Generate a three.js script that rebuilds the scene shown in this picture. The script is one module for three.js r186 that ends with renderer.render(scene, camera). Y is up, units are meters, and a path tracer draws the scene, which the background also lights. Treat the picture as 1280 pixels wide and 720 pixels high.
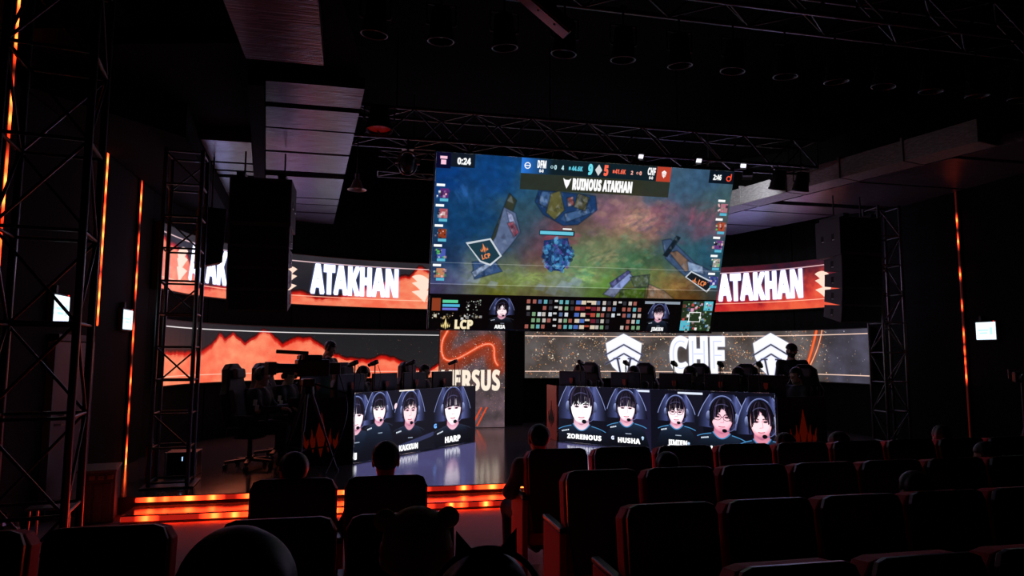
import * as THREE from 'three';
import { RoundedBoxGeometry } from 'three/addons/geometries/RoundedBoxGeometry.js';
import { mergeGeometries, mergeVertices } from 'three/addons/utils/BufferGeometryUtils.js';
import { RectAreaLightUniformsLib } from 'three/addons/lights/RectAreaLightUniformsLib.js';
import { createNoise2D } from 'simplex-noise';

// ---------------------------------------------------------------- camera, light, exposure
const renderer = new THREE.WebGLRenderer({ antialias: true });
renderer.toneMapping = THREE.LinearToneMapping;
renderer.toneMappingExposure = 1.0;
renderer.shadowMap.enabled = true;
RectAreaLightUniformsLib.init();
const scene = new THREE.Scene();
scene.background = new THREE.Color(0x000000);          // windowless hall
// the world is laid out along the stage: x to stage right of the picture, z towards the audience, the stage axis at x = 3.2
const camera = new THREE.PerspectiveCamera(2 * Math.atan(360 / 853) * 180 / Math.PI, 1280 / 720, 0.05, 60);
camera.rotation.order = 'YXZ';
camera.position.set(0, 1.7, 0);
camera.rotation.set(Math.atan(83.5 / 853), -12.4 * Math.PI / 180, 0.004);
scene.add(camera);

// ---------------------------------------------------------------- helpers
const V = (x, y, z) => new THREE.Vector3(x, y, z);
const R = (d) => d * Math.PI / 180;
const lerp = (a, b, t) => a + (b - a) * t;
let seed = 7;
const rnd = () => { seed = (seed * 1664525 + 1013904223) >>> 0; return seed / 4294967296; };
const noise2 = createNoise2D(rnd);
const fbm = (x, y, n = 4) => { let s = 0, a = 0.5; for (let i = 0; i < n; i++) { s += a * noise2(x, y); x = x * 2.03 + 5.1; y = y * 2.03 - 3.7; a *= 0.5; } return s; };
const ord = ['first', 'second', 'third', 'fourth', 'fifth', 'sixth', 'seventh', 'eighth', 'ninth', 'tenth', 'eleventh', 'twelfth', 'thirteenth'];
const taken = {};
function numbered(n) { const k = taken[n] = (taken[n] ?? -1) + 1; return k ? n + '_' + String(k).padStart(3, '0') : n; }
function tag(o, label, category, group, kind) {
  if (label) o.userData.label = label;
  if (category) o.userData.category = category;
  if (group) o.userData.group = group;
  if (kind) o.userData.kind = kind;
  return o;
}
function thing(name, label, category, pos = [0, 0, 0], turn = 0, group) {
  const o = new THREE.Group(); o.name = numbered(name); scene.add(o);
  o.position.set(...pos); o.rotation.y = turn;
  return tag(o, label, category, group);
}
function mesh(name, geo, mat, parent) {
  const m = new THREE.Mesh(Array.isArray(geo) ? join(geo) : geo, mat);
  m.name = parent === scene ? numbered(name) : name; m.castShadow = m.receiveShadow = true; parent.add(m); return m;
}
const struct = (name, geo, mat) => { const m = mesh(name, geo, mat, scene); m.userData.kind = 'structure'; return m; };
function join(list) {
  const l = list.map((g) => { g = g.index ? g.toNonIndexed() : g; for (const k of Object.keys(g.attributes)) if (!['position', 'normal', 'uv'].includes(k)) g.deleteAttribute(k); if (!g.attributes.uv) g.setAttribute('uv', new THREE.BufferAttribute(new Float32Array(g.attributes.position.count * 2), 2)); return g; });
  return l.length > 1 ? mergeGeometries(l) : l[0];
}
function place(g, x = 0, y = 0, z = 0, rx = 0, ry = 0, rz = 0) {
  return g.applyMatrix4(new THREE.Matrix4().makeRotationFromEuler(new THREE.Euler(rx, ry, rz)).setPosition(x, y, z));
}
const bx = (w, h, d, x = 0, y = 0, z = 0, rx = 0, ry = 0, rz = 0) => place(new THREE.BoxGeometry(w, h, d), x, y, z, rx, ry, rz);
const rb = (w, h, d, r, x = 0, y = 0, z = 0, rx = 0, ry = 0, rz = 0) => place(new RoundedBoxGeometry(w, h, d, 2, Math.min(r, w / 2.01, h / 2.01, d / 2.01)), x, y, z, rx, ry, rz);
const cy = (r0, r1, h, x = 0, y = 0, z = 0, rx = 0, ry = 0, rz = 0, n = 16) => place(new THREE.CylinderGeometry(r0, r1, h, n), x, y, z, rx, ry, rz);
const lathe = (pts, n = 24) => new THREE.LatheGeometry(pts.map(([a, b]) => new THREE.Vector2(a, b)), n);
function bar(a, b, r, n = 8) {                        // a round bar from a to b
  const d = V(...b).sub(V(...a)), L = d.length();
  const g = new THREE.CylinderGeometry(r, r, L, n);
  g.applyQuaternion(new THREE.Quaternion().setFromUnitVectors(V(0, 1, 0), d.normalize()));
  return g.translate((a[0] + b[0]) / 2, (a[1] + b[1]) / 2, (a[2] + b[2]) / 2);
}
const tube = (pts, r, n = 20, k = 6) => new THREE.TubeGeometry(new THREE.CatmullRomCurve3(pts.map((p) => V(...p))), n, r, k);
const UNITROD = new THREE.CylinderGeometry(1, 1, 1, 6);
function rod(name, a, b, r, mat, parent) {            // the same bar as a part of its own, sharing one geometry
  const m = mesh(name, UNITROD, mat, parent), d = V(...b).sub(V(...a)), L = d.length();
  m.position.set((a[0] + b[0]) / 2, (a[1] + b[1]) / 2, (a[2] + b[2]) / 2);
  m.quaternion.setFromUnitVectors(V(0, 1, 0), d.normalize()); m.scale.set(r, L, r); return m;
}
function extr(pts, depth, bevel = 0) {
  const s = new THREE.Shape(pts.map(([a, b]) => new THREE.Vector2(a, b)));
  return new THREE.ExtrudeGeometry(s, { depth, bevelEnabled: bevel > 0, bevelSize: bevel, bevelThickness: bevel, bevelSegments: 2 });
}
// a flat four-cornered plank: corners (x,z) in order, from y0 up to y1
function slab(c, y0, y1) {
  const s = new THREE.Shape(c.map(([x, z]) => new THREE.Vector2(x, -z)));
  return new THREE.ExtrudeGeometry(s, { depth: y1 - y0, bevelEnabled: false }).rotateX(-Math.PI / 2).translate(0, y0, 0);
}
function areaLight(name, w, h, color, intensity, pos, target, parent = scene) {
  const l = new THREE.RectAreaLight(color, intensity, w, h); l.name = name;
  l.position.set(...pos); parent.add(l); parent.updateMatrixWorld(true); l.lookAt(...target); return l;
}

// ---------------------------------------------------------------- textures
function canvas(w, h, draw) {
  const c = document.createElement('canvas'); c.width = w; c.height = h;
  draw(c.getContext('2d'), w, h);
  const t = new THREE.CanvasTexture(c); t.colorSpace = THREE.SRGBColorSpace; t.anisotropy = 8; return t;
}
function dataTex(w, h, f, srgb = false, rep) {
  const d = new Uint8Array(w * h * 4);
  for (let y = 0; y < h; y++) for (let x = 0; x < w; x++) { const c = f(x, y), i = (y * w + x) * 4; d[i] = c[0]; d[i + 1] = c[1]; d[i + 2] = c[2]; d[i + 3] = 255; }
  const t = new THREE.DataTexture(d, w, h); t.magFilter = THREE.LinearFilter; t.minFilter = THREE.LinearFilter; t.wrapS = t.wrapT = THREE.RepeatWrapping;
  if (srgb) t.colorSpace = THREE.SRGBColorSpace; if (rep) t.repeat.set(...rep); t.needsUpdate = true; return t;
}
const g3 = (v) => [v, v, v];
const texBoards = dataTex(512, 512, (x, y) => { const v = 150 + 60 * fbm(x / 90, y / 6, 3) + 30 * fbm(x / 8, y / 40, 2); return g3(Math.max(20, Math.min(255, v))); });      // long grain
const texGrain = dataTex(256, 256, (x, y) => { const v = 205 + 50 * fbm(x / 120, y / 7, 4) + 40 * fbm(x / 40, y / 50, 2); return g3(Math.max(60, Math.min(255, v))); }, true);
const texCarpet = dataTex(256, 256, () => g3(130 + 110 * (rnd() - 0.5)));
const texDust = dataTex(256, 256, (x, y) => { const v = 215 + 40 * fbm(x / 30, y / 30, 4); return g3(Math.max(120, Math.min(255, v))); }, true);

const std = (r, g, b, rough, metal = 0, more = {}) => new THREE.MeshStandardMaterial({ color: new THREE.Color().setRGB(r, g, b), roughness: rough, metalness: metal, ...more });
const M = {
  wall: new THREE.MeshPhysicalMaterial({ color: new THREE.Color().setRGB(0.013, 0.0145, 0.0145), roughness: 0.9, specularIntensity: 0.3, map: texDust }),
  black: std(0.01, 0.01, 0.011, 0.6),
  matte: new THREE.MeshPhysicalMaterial({ color: new THREE.Color().setRGB(0.006, 0.006, 0.0065), roughness: 0.95, specularIntensity: 0.15 }),
  void: new THREE.MeshPhysicalMaterial({ color: new THREE.Color().setRGB(0.005, 0.005, 0.006), roughness: 0.95, specularIntensity: 0.15 }),
  plastic: std(0.012, 0.012, 0.013, 0.35),
  cabinet: std(0.05, 0.05, 0.055, 0.6),
  grille: std(0.004, 0.004, 0.004, 0.8),
  truss: std(0.1, 0.1, 0.104, 0.36, 0.9),
  metal: std(0.5, 0.5, 0.5, 0.35, 1),
  duct: std(0.5, 0.5, 0.47, 0.55, 0.25, { map: texDust }),
  carpet: std(0.4, 0.37, 0.4, 0.95, 0, { bumpMap: texCarpet, bumpScale: 0.004 }),
  plank: std(0.15, 0.145, 0.18, 0.3, 0, { map: texGrain, bumpMap: texGrain, bumpScale: 0.006 }),
  stage: std(0.1, 0.095, 0.1, 0.15, 0, { roughnessMap: dataTex(256, 256, (x, y) => g3(200 + 55 * fbm(x / 60, y / 3, 3))), bumpMap: texBoards, bumpScale: 0.0006 }),
  red: std(0.75, 0.012, 0.02, 0.7),
  redCase: std(0.85, 0.14, 0.07, 0.5),
  skin: std(0.55, 0.36, 0.28, 0.55),
  hair: std(0.012, 0.01, 0.009, 0.5),
  jersey: std(0.02, 0.022, 0.03, 0.7),
  white: std(0.75, 0.75, 0.75, 0.6),
  grey: std(0.2, 0.2, 0.21, 0.7),
  trousers: std(0.018, 0.018, 0.022, 0.8),
  shoe: std(0.03, 0.03, 0.03, 0.5),
  emblem: std(0.75, 0.11, 0.03, 0.5),
  sign: new THREE.MeshStandardMaterial({ color: 0x601808, roughness: 0.5, emissive: 0xb02808, emissiveIntensity: 0.09 }),  // desk-wing emblem: red print with a weak glow added, no lamp behind it
  door: std(0.22, 0.17, 0.19, 0.6),
  glassDark: std(0.01, 0.01, 0.012, 0.08),
  gold: std(0.55, 0.4, 0.15, 0.35, 0.8),
};
M.stage.bumpMap = texBoards;
const glow = (map, k = 1) => new THREE.MeshStandardMaterial({ color: 0x050505, roughness: 0.5, emissive: 0xffffff, emissiveMap: map, emissiveIntensity: k });
const lamp = (hex, k) => new THREE.MeshStandardMaterial({ color: 0x101010, roughness: 0.4, emissive: hex, emissiveIntensity: k });

// ---------------------------------------------------------------- marks drawn on screens and boards
// the league's emblem: a tall kite between pairs of shorter flames, unit size, y up
const EMBLEM = [
  [[0, 1], [0.14, 0.45], [0.27, 0], [0.12, -0.6], [0, -1], [-0.12, -0.6], [-0.27, 0], [-0.14, 0.45]],
  [[0.5, 0.28], [0.5, 0.0], [0.58, -0.3], [0.4, -0.8], [0.28, -0.42], [0.3, -0.05], [0.38, -0.2]],
  [[-0.5, 0.28], [-0.5, 0.0], [-0.58, -0.3], [-0.4, -0.8], [-0.28, -0.42], [-0.3, -0.05], [-0.38, -0.2]],
  [[0.92, 0.12], [0.88, -0.2], [0.92, -0.4], [0.74, -0.66], [0.62, -0.4], [0.66, -0.18], [0.76, -0.3]],
  [[-0.92, 0.12], [-0.88, -0.2], [-0.92, -0.4], [-0.74, -0.66], [-0.62, -0.4], [-0.66, -0.18], [-0.76, -0.3]],
];
function poly(c, pts, x, y, sx, sy) { c.beginPath(); pts.forEach(([a, b], i) => c[i ? 'lineTo' : 'moveTo'](x + a * sx, y - b * sy)); c.closePath(); c.fill(); }
function drawEmblem(c, x, y, s, style) { c.fillStyle = style; for (const p of EMBLEM) poly(c, p, x, y, s, s * 1.25); }
const SHIELD = [[0, 1], [0.95, 0.55], [0.86, -0.1], [0.6, -0.55], [0, -1.05], [-0.6, -0.55], [-0.86, -0.1], [-0.95, 0.55]];
function drawShield(c, x, y, sx, sy, fill, gap) {
  c.fillStyle = fill; poly(c, SHIELD, x, y, sx, sy);
  c.fillStyle = gap; const t = 0.07;
  for (const k of [0.0, -0.42]) for (const s of [-1, 1]) poly(c, [[0, 0.52 + k], [s, 0.02 + k], [s, 0.02 + k - t], [0, 0.52 + k - t]], x, y, sx, sy);
  for (const s of [-1, 1]) { poly(c, [[s * 0.2, -0.14], [s * 0.56, -0.14], [s * 0.56, -0.2], [s * 0.2, -0.2]], x, y, sx, sy); poly(c, [[s * 0.3, -0.14], [s * 0.4, -0.14], [s * 0.22, -0.9], [s * 0.13, -0.95]], x, y, sx, sy); }
}
function words(c, text, x, y, w, h, fill, weight = 0.06, font = 'sans-serif') {       // text squeezed into the box x, y (top left), w, h
  c.save(); c.font = `bold 100px ${font}`; const m = c.measureText(text);
  c.translate(x, y + h); c.scale(w / m.width, h / 72); c.fillStyle = fill; c.strokeStyle = fill; c.lineJoin = 'miter'; c.miterLimit = 1.6; c.lineWidth = 100 * weight;
  c.fillText(text, 0, 0); if (weight) c.strokeText(text, 0, 0); c.restore();
}
function sparks(c, n, x0, x1, y0, y1, cols, rmax) { for (let i = 0; i < n; i++) { c.globalAlpha = 0.25 + 0.75 * rnd(); c.fillStyle = cols[Math.floor(rnd() * cols.length)]; const r = rmax * (0.3 + rnd() * rnd()); c.fillRect(lerp(x0, x1, rnd()), lerp(y0, y1, rnd()), r, r); } c.globalAlpha = 1; }
function pixels(c, w, h, f) { const im = c.createImageData(w, h), d = im.data; for (let y = 0; y < h; y++) for (let x = 0; x < w; x++) { const q = f(x, y), i = (y * w + x) * 4; d[i] = q[0]; d[i + 1] = q[1]; d[i + 2] = q[2]; d[i + 3] = 255; } c.putImageData(im, 0, 0); }
const mixc = (a, b, t) => [lerp(a[0], b[0], t), lerp(a[1], b[1], t), lerp(a[2], b[2], t)];
const sstep = (a, b, x) => { const t = Math.max(0, Math.min(1, (x - a) / (b - a))); return t * t * (3 - 2 * t); };
const table = (t, x) => { for (let i = 1; i < t.length; i++) if (x <= t[i][0]) return lerp(t[i - 1][1], t[i][1], Math.max(0, (x - t[i - 1][0]) / (t[i][0] - t[i - 1][0]))); return t[t.length - 1][1]; };

// a head and shoulders shot as the desk screens show it; cx in pixels, S the picture's height
function portrait(c, cx, S, o) {
  const { w = 0.4, cyy = 0.42, hair = 0, glasses = false, lit = '#fff4f6', mid = '#efc2cf', shade = '#a8607c', jersey = '#0c1420', trim = '#3f7fb0', tilt = 0, mic = 1, chair = true, look = 0, ar = 1.3 } = o;
  const rx = w * S * 0.5, ry = rx * ar, y0 = cyy * S, hsh = hair * 7 + Math.round(cx);
  const jit = (i) => { const q = Math.sin(i * 12.9898 + hsh * 78.233) * 43758.5453; return q - Math.floor(q); };
  c.save(); c.translate(cx, y0); c.rotate(tilt); c.lineCap = c.lineJoin = 'round';
  if (chair) {
    const g = c.createLinearGradient(-rx * 2, 0, rx * 2, 0); g.addColorStop(0, '#0b0d18'); g.addColorStop(0.25, '#3a4270'); g.addColorStop(0.32, '#12152a'); g.addColorStop(0.68, '#161a34'); g.addColorStop(0.76, '#4c5488'); g.addColorStop(1, '#0b0d18');
    c.fillStyle = g; c.beginPath(); c.moveTo(-rx * 0.9, -ry * 1.4); c.lineTo(rx * 0.9, -ry * 1.4); c.quadraticCurveTo(rx * 1.7, -ry * 0.6, rx * 2.1, ry * 0.7); c.lineTo(-rx * 2.1, ry * 0.7); c.quadraticCurveTo(-rx * 1.7, -ry * 0.6, -rx * 0.9, -ry * 1.4); c.fill();
    c.strokeStyle = '#7d88bc'; c.lineWidth = S * 0.012; for (const s of [-1, 1]) { c.beginPath(); c.moveTo(s * rx * 1.05, -ry * 1.3); c.quadraticCurveTo(s * rx * 1.7, -ry * 0.55, s * rx * 1.95, ry * 0.1); c.stroke(); }
  }
  // jersey
  const gj = c.createLinearGradient(0, ry * 0.9, 0, S * 0.6); gj.addColorStop(0, '#1d2a40'); gj.addColorStop(0.5, jersey); gj.addColorStop(1, '#05070c');
  c.fillStyle = gj; c.beginPath(); c.moveTo(-rx * 2.4, S); c.quadraticCurveTo(-rx * 2.25, ry * 1.12, -rx * 0.75, ry * 0.98); c.lineTo(rx * 0.75, ry * 0.98); c.quadraticCurveTo(rx * 2.25, ry * 1.12, rx * 2.4, S); c.fill();
  c.strokeStyle = trim; c.lineWidth = S * 0.013; for (const s of [-1, 1]) { c.beginPath(); c.moveTo(s * rx * 0.85, ry * 1.04); c.quadraticCurveTo(s * rx * 1.5, ry * 1.12, s * rx * 1.95, ry * 1.3); c.stroke(); }
  c.fillStyle = '#d8e2ee'; c.save(); c.translate(-rx * 1.35, ry * 1.3); c.rotate(-0.2); for (let i = 0; i < 5; i++) c.fillRect(-rx * 0.3 + i * rx * 0.13, 0, rx * 0.09, S * 0.022); c.restore(); c.fillStyle = '#aebcd0'; for (let i = 0; i < 6; i++) c.fillRect(-rx * 0.1 + i * rx * 0.1, ry * 1.72, rx * 0.07, S * 0.014);
  // back of the hair, neck, collar
  c.fillStyle = '#07060b'; c.beginPath(); c.ellipse(0, -ry * 0.18, rx * 1.1, ry * 0.98, 0, 0, 7); c.fill();
  const gn = c.createLinearGradient(0, ry * 0.5, 0, ry * 1.4); gn.addColorStop(0, shade); gn.addColorStop(1, mid); c.fillStyle = gn; c.beginPath(); c.moveTo(-rx * 0.58, ry * 0.4); c.lineTo(-rx * 0.64, ry * 1.02); c.quadraticCurveTo(0, ry * 1.55, rx * 0.64, ry * 1.02); c.lineTo(rx * 0.58, ry * 0.4); c.fill();
  c.strokeStyle = trim; c.lineWidth = S * 0.018; c.beginPath(); c.moveTo(-rx * 0.68, ry * 0.95); c.quadraticCurveTo(0, ry * 1.64, rx * 0.68, ry * 0.95); c.stroke();
  // ear cups
  const ge = c.createLinearGradient(0, -ry * 0.3, 0, ry * 0.3); ge.addColorStop(0, '#8e9ac8'); ge.addColorStop(1, '#232a48'); c.fillStyle = ge; for (const s of [-1, 1]) { c.beginPath(); c.ellipse(s * rx * 1.1, ry * 0.0, rx * 0.2, ry * 0.3, 0, 0, 7); c.fill(); }
  // face
  const gf = c.createRadialGradient(-rx * 0.15, ry * 0.05, rx * 0.2, 0, ry * 0.1, rx * 1.12); gf.addColorStop(0, lit); gf.addColorStop(0.55, lit); gf.addColorStop(0.82, mid); gf.addColorStop(1, shade);
  c.fillStyle = gf; c.beginPath(); c.moveTo(-rx * 0.86, -ry * 0.45); c.quadraticCurveTo(-rx * 0.92, ry * 0.3, -rx * 0.58, ry * 0.66); c.quadraticCurveTo(-rx * 0.25, ry * 1.0, 0, ry * 1.0); c.quadraticCurveTo(rx * 0.25, ry * 1.0, rx * 0.58, ry * 0.66); c.quadraticCurveTo(rx * 0.92, ry * 0.3, rx * 0.86, -ry * 0.45); c.quadraticCurveTo(0, -ry * 1.1, -rx * 0.86, -ry * 0.45); c.fill();
  const dx = look * rx * 0.12;
  for (const s of [-1, 1]) { c.globalAlpha = 0.35; c.fillStyle = shade; c.beginPath(); c.ellipse(s * rx * 0.37 + dx, -ry * 0.03, rx * 0.27, ry * 0.11, 0, 0, 7); c.fill(); c.globalAlpha = 1; c.fillStyle = '#1c1018'; c.beginPath(); c.ellipse(s * rx * 0.37 + dx, ry * 0.0, rx * 0.17, ry * 0.05, 0, 0, 7); c.fill(); c.strokeStyle = '#24161e'; c.lineWidth = ry * 0.055; c.beginPath(); c.moveTo(s * rx * 0.18 + dx, -ry * 0.13); c.quadraticCurveTo(s * rx * 0.4 + dx, -ry * 0.2, s * rx * 0.6 + dx, -ry * 0.13); c.stroke(); }
  c.globalAlpha = 0.5; c.strokeStyle = shade; c.lineWidth = rx * 0.05; c.beginPath(); c.moveTo(rx * 0.08 + dx, -ry * 0.05); c.quadraticCurveTo(rx * 0.17 + dx, ry * 0.25, rx * 0.14 + dx, ry * 0.32); c.lineTo(-rx * 0.12 + dx, ry * 0.34); c.stroke(); c.globalAlpha = 0.9; c.strokeStyle = '#b0506a'; c.lineWidth = ry * 0.06; c.beginPath(); c.moveTo(-rx * 0.24 + dx, ry * 0.58); c.quadraticCurveTo(dx, ry * 0.62, rx * 0.24 + dx, ry * 0.57); c.stroke(); c.globalAlpha = 0.4; c.strokeStyle = shade; c.beginPath(); c.moveTo(-rx * 0.14 + dx, ry * 0.7); c.lineTo(rx * 0.14 + dx, ry * 0.7); c.stroke(); c.globalAlpha = 1;
  if (glasses) { c.strokeStyle = '#3a2a34'; c.lineWidth = S * 0.008; for (const s of [-1, 1]) { c.beginPath(); c.ellipse(s * rx * 0.38 + dx, ry * 0.02, rx * 0.3, ry * 0.18, 0, 0, 7); c.stroke(); } c.beginPath(); c.moveTo(-rx * 0.08 + dx, 0); c.lineTo(rx * 0.08 + dx, 0); c.stroke(); }
  // hair: a cap, then single locks falling from the crown
  const low = [-0.3, -0.16, 0.1, -0.42][hair], part = [0.1, 0, 0.02, 0.35][hair];
  c.fillStyle = '#08070b'; c.beginPath(); c.moveTo(-rx * 1.02, ry * 0.05); c.quadraticCurveTo(-rx * 1.2, -ry * 1.22, 0, -ry * 1.22); c.quadraticCurveTo(rx * 1.2, -ry * 1.22, rx * 1.02, ry * 0.05); c.lineTo(rx * 0.84, -ry * 0.42); c.quadraticCurveTo(0, -ry * 0.78, -rx * 0.84, -ry * 0.42); c.fill();
  for (let i = 0; i < 90; i++) { const u = -1 + 2 * i / 89, side = u < part ? -1 : 1; let ex = u * rx * 0.98, ey; if (hair === 2) { ey = ry * (-0.62 + 0.85 * Math.min(1, Math.abs(u - part) * 1.25) + 0.1 * jit(i)); } else ey = ry * (low + (hair === 1 ? 0.05 : 0.3) * (jit(i) - 0.3) + 0.16 * u * u + (hair === 3 ? 0.22 * (u < 0 ? -u : 0) : 0)); if (Math.abs(u) > 0.9) ey += ry * 0.35; c.strokeStyle = jit(i + 200) > 0.82 ? '#3a3150' : '#0a080d'; c.lineWidth = rx * 0.05; c.beginPath(); c.moveTo(part * rx * 0.5 + u * rx * 0.3, -ry * 1.12); c.quadraticCurveTo(ex * 1.08, -ry * 0.9, ex + side * (jit(i + 50) - 0.5) * rx * 0.12, ey); c.stroke(); }
  c.globalAlpha = 0.5; c.strokeStyle = '#6a6a98'; c.lineWidth = ry * 0.05; c.beginPath(); c.ellipse(0, -ry * 0.35, rx * 0.72, ry * 0.42, 0, Math.PI * 1.2, Math.PI * 1.7); c.stroke(); c.globalAlpha = 1;
  c.strokeStyle = '#39426c'; c.lineWidth = S * 0.026; c.beginPath(); c.ellipse(0, -ry * 0.14, rx * 1.12, ry * 1.12, 0, Math.PI * 1.08, Math.PI * 1.92); c.stroke(); c.strokeStyle = '#8c98c8'; c.lineWidth = S * 0.007; c.beginPath(); c.ellipse(0, -ry * 0.14, rx * 1.14, ry * 1.14, 0, Math.PI * 1.12, Math.PI * 1.7); c.stroke();
  if (mic) { c.strokeStyle = '#5a6088'; c.lineWidth = S * 0.011; c.beginPath(); c.moveTo(mic * rx * 1.12, ry * 0.25); c.quadraticCurveTo(mic * rx * 1.1, ry * 0.86, mic * rx * 0.3, ry * 0.8); c.stroke(); c.fillStyle = '#050508'; c.beginPath(); c.ellipse(mic * rx * 0.24, ry * 0.8, rx * 0.2, ry * 0.11, 0, 0, 7); c.fill(); }
  c.restore();
}
// ---------------------------------------------------------------- the hall
const XC = 3.2, STAGE = 0.18;
const HALF = [[0, -15.3], [1.75, -15.2], [3.2, -14.95], [4.7, -14.3], [5.6, -13.45], [6.15, -12.4], [6.35, -11.2]];
const backLine = (() => {                             // the curved back wall seen from above, left end to right end
  const pts = [...HALF.slice().reverse().map(([u, z]) => V(XC - u, 0, z)), ...HALF.slice(1).map(([u, z]) => V(XC + u, 0, z))], out = [];
  for (let i = 0; i < pts.length - 1; i++) {
    const a = pts[Math.max(i - 1, 0)], b = pts[i], c = pts[i + 1], d = pts[Math.min(i + 2, pts.length - 1)];
    for (let k = 0; k < 24; k++) { const t = k / 24; const f = (p, q, r, s) => 0.5 * (2 * q + (r - p) * t + (2 * p - 5 * q + 4 * r - s) * t * t + (3 * q - p - 3 * r + s) * t * t * t); out.push([f(a.x, b.x, c.x, d.x), f(a.z, b.z, c.z, d.z)]); }
  }
  out.push([pts[pts.length - 1].x, pts[pts.length - 1].z]);
  let s = 0; return out.map(([x, z], i) => { if (i) s += Math.hypot(x - out[i - 1][0], z - out[i - 1][1]); return { x, z, s }; });
})();
function onBack(s) {                                  // point and inward normal at arc length s
  let i = 1; while (i < backLine.length - 1 && backLine[i].s < s) i++;
  const a = backLine[i - 1], b = backLine[i], t = (s - a.s) / (b.s - a.s), dx = b.x - a.x, dz = b.z - a.z, L = Math.hypot(dx, dz);
  return { x: lerp(a.x, b.x, t), z: lerp(a.z, b.z, t), nx: -dz / L, nz: dx / L };
}
// a curved sheet that follows the back wall from s0 to s1, y0 to y1, its face `off` in front of the wall, `thick` deep
function curved(s0, s1, y0, y1, off, thick, step = 0.2) {
  const n = Math.max(2, Math.ceil((s1 - s0) / step)), pos = [], uv = [], idx = [];
  const ring = [];
  for (let i = 0; i <= n; i++) { const p = onBack(lerp(s0, s1, i / n)); ring.push([[p.x + p.nx * off, p.z + p.nz * off], [p.x + p.nx * (off - thick), p.z + p.nz * (off - thick)]]); }
  const quad = (a, b, c, d, ua, ub, uc, ud) => { const k = pos.length / 3; pos.push(...a, ...b, ...c, ...d); uv.push(...ua, ...ub, ...uc, ...ud); idx.push(k, k + 1, k + 2, k, k + 2, k + 3); };
  for (let i = 0; i < n; i++) {
    const [f0, b0] = ring[i], [f1, b1] = ring[i + 1], u0 = i / n, u1 = (i + 1) / n;
    quad([f0[0], y0, f0[1]], [f1[0], y0, f1[1]], [f1[0], y1, f1[1]], [f0[0], y1, f0[1]], [u0, 0], [u1, 0], [u1, 1], [u0, 1]);
    quad([b1[0], y0, b1[1]], [b0[0], y0, b0[1]], [b0[0], y1, b0[1]], [b1[0], y1, b1[1]], [0, 0], [0, 0], [0, 0], [0, 0]);
    quad([f0[0], y1, f0[1]], [f1[0], y1, f1[1]], [b1[0], y1, b1[1]], [b0[0], y1, b0[1]], [0, 0], [0, 0], [0, 0], [0, 0]);
    quad([b0[0], y0, b0[1]], [b1[0], y0, b1[1]], [f1[0], y0, f1[1]], [f0[0], y0, f0[1]], [0, 0], [0, 0], [0, 0], [0, 0]);
  }
  for (const [i, flip] of [[0, 0], [n, 1]]) { const [f, b] = ring[i], q = [[f[0], y1, f[1]], [b[0], y1, b[1]], [b[0], y0, b[1]], [f[0], y0, f[1]]]; if (flip) q.reverse(); quad(...q, [0, 0], [0, 0], [0, 0], [0, 0]); }
  const g = new THREE.BufferGeometry(); g.setAttribute('position', new THREE.Float32BufferAttribute(pos, 3)); g.setAttribute('uv', new THREE.Float32BufferAttribute(uv, 2)); g.setIndex(idx); g.computeVertexNormals(); return g;
}

const floorMesh = struct('floor', bx(13.6, 0.2, 19.4, 3.2, -0.1, -6.9), M.carpet);
{ const uvp = floorMesh.geometry.attributes.uv; for (let i = 0; i < uvp.count; i++) uvp.setXY(i, uvp.getX(i) * 13, uvp.getY(i) * 19); }
const stageGeo = slab([[-3.1, -8.13], [9.5, -8.13], [9.5, -15.2], [-3.1, -15.2]], 0, STAGE);
{ const p = stageGeo.attributes.position, u = stageGeo.attributes.uv; for (let i = 0; i < p.count; i++) u.setXY(i, p.getX(i) / 1.2, p.getZ(i) / 1.2); }
tag(struct('floor_stage', stageGeo, M.stage), 'glossy dark stage floor raised two low steps above the seating');
const stepGeo = slab([[-2.3, -7.68], [8.7, -7.68], [8.7, -8.13], [-2.3, -8.13]], 0, 0.085);
tag(struct('floor_step', stepGeo, M.stage), 'low dark step running along the front of the stage');
struct('ceiling', bx(13.6, 0.2, 19.4, 3.2, 6.3, -6.9), M.void);
struct('wall_left', bx(0.2, 6.2, 19.4, -3.25, 3.1, -6.9), M.wall);
struct('wall_right', bx(0.2, 6.2, 19.4, 9.65, 3.1, -6.9), M.wall);
struct('wall_rear', bx(13.6, 6.2, 0.2, 3.2, 3.1, 2.75), M.void);
struct('wall_end', bx(13.6, 6.2, 0.2, 3.2, 3.1, -16.5), M.void);
const wb = new THREE.Group(); wb.name = 'wall_back'; wb.userData = { kind: 'structure', label: 'curved dark panelled wall that carries the light bands behind the stage' }; scene.add(wb);
{ const L = backLine[backLine.length - 1].s, n = 9; for (let i = 0; i < n; i++) mesh('wall_panel', curved(i * L / n + 0.012, (i + 1) * L / n - 0.012, 0.0, 6.2, 0, 0.06), M.wall, wb);
  mesh('wall_core', curved(0, L, 0, 6.2, -0.065, 0.06), M.void, wb); }

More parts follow.
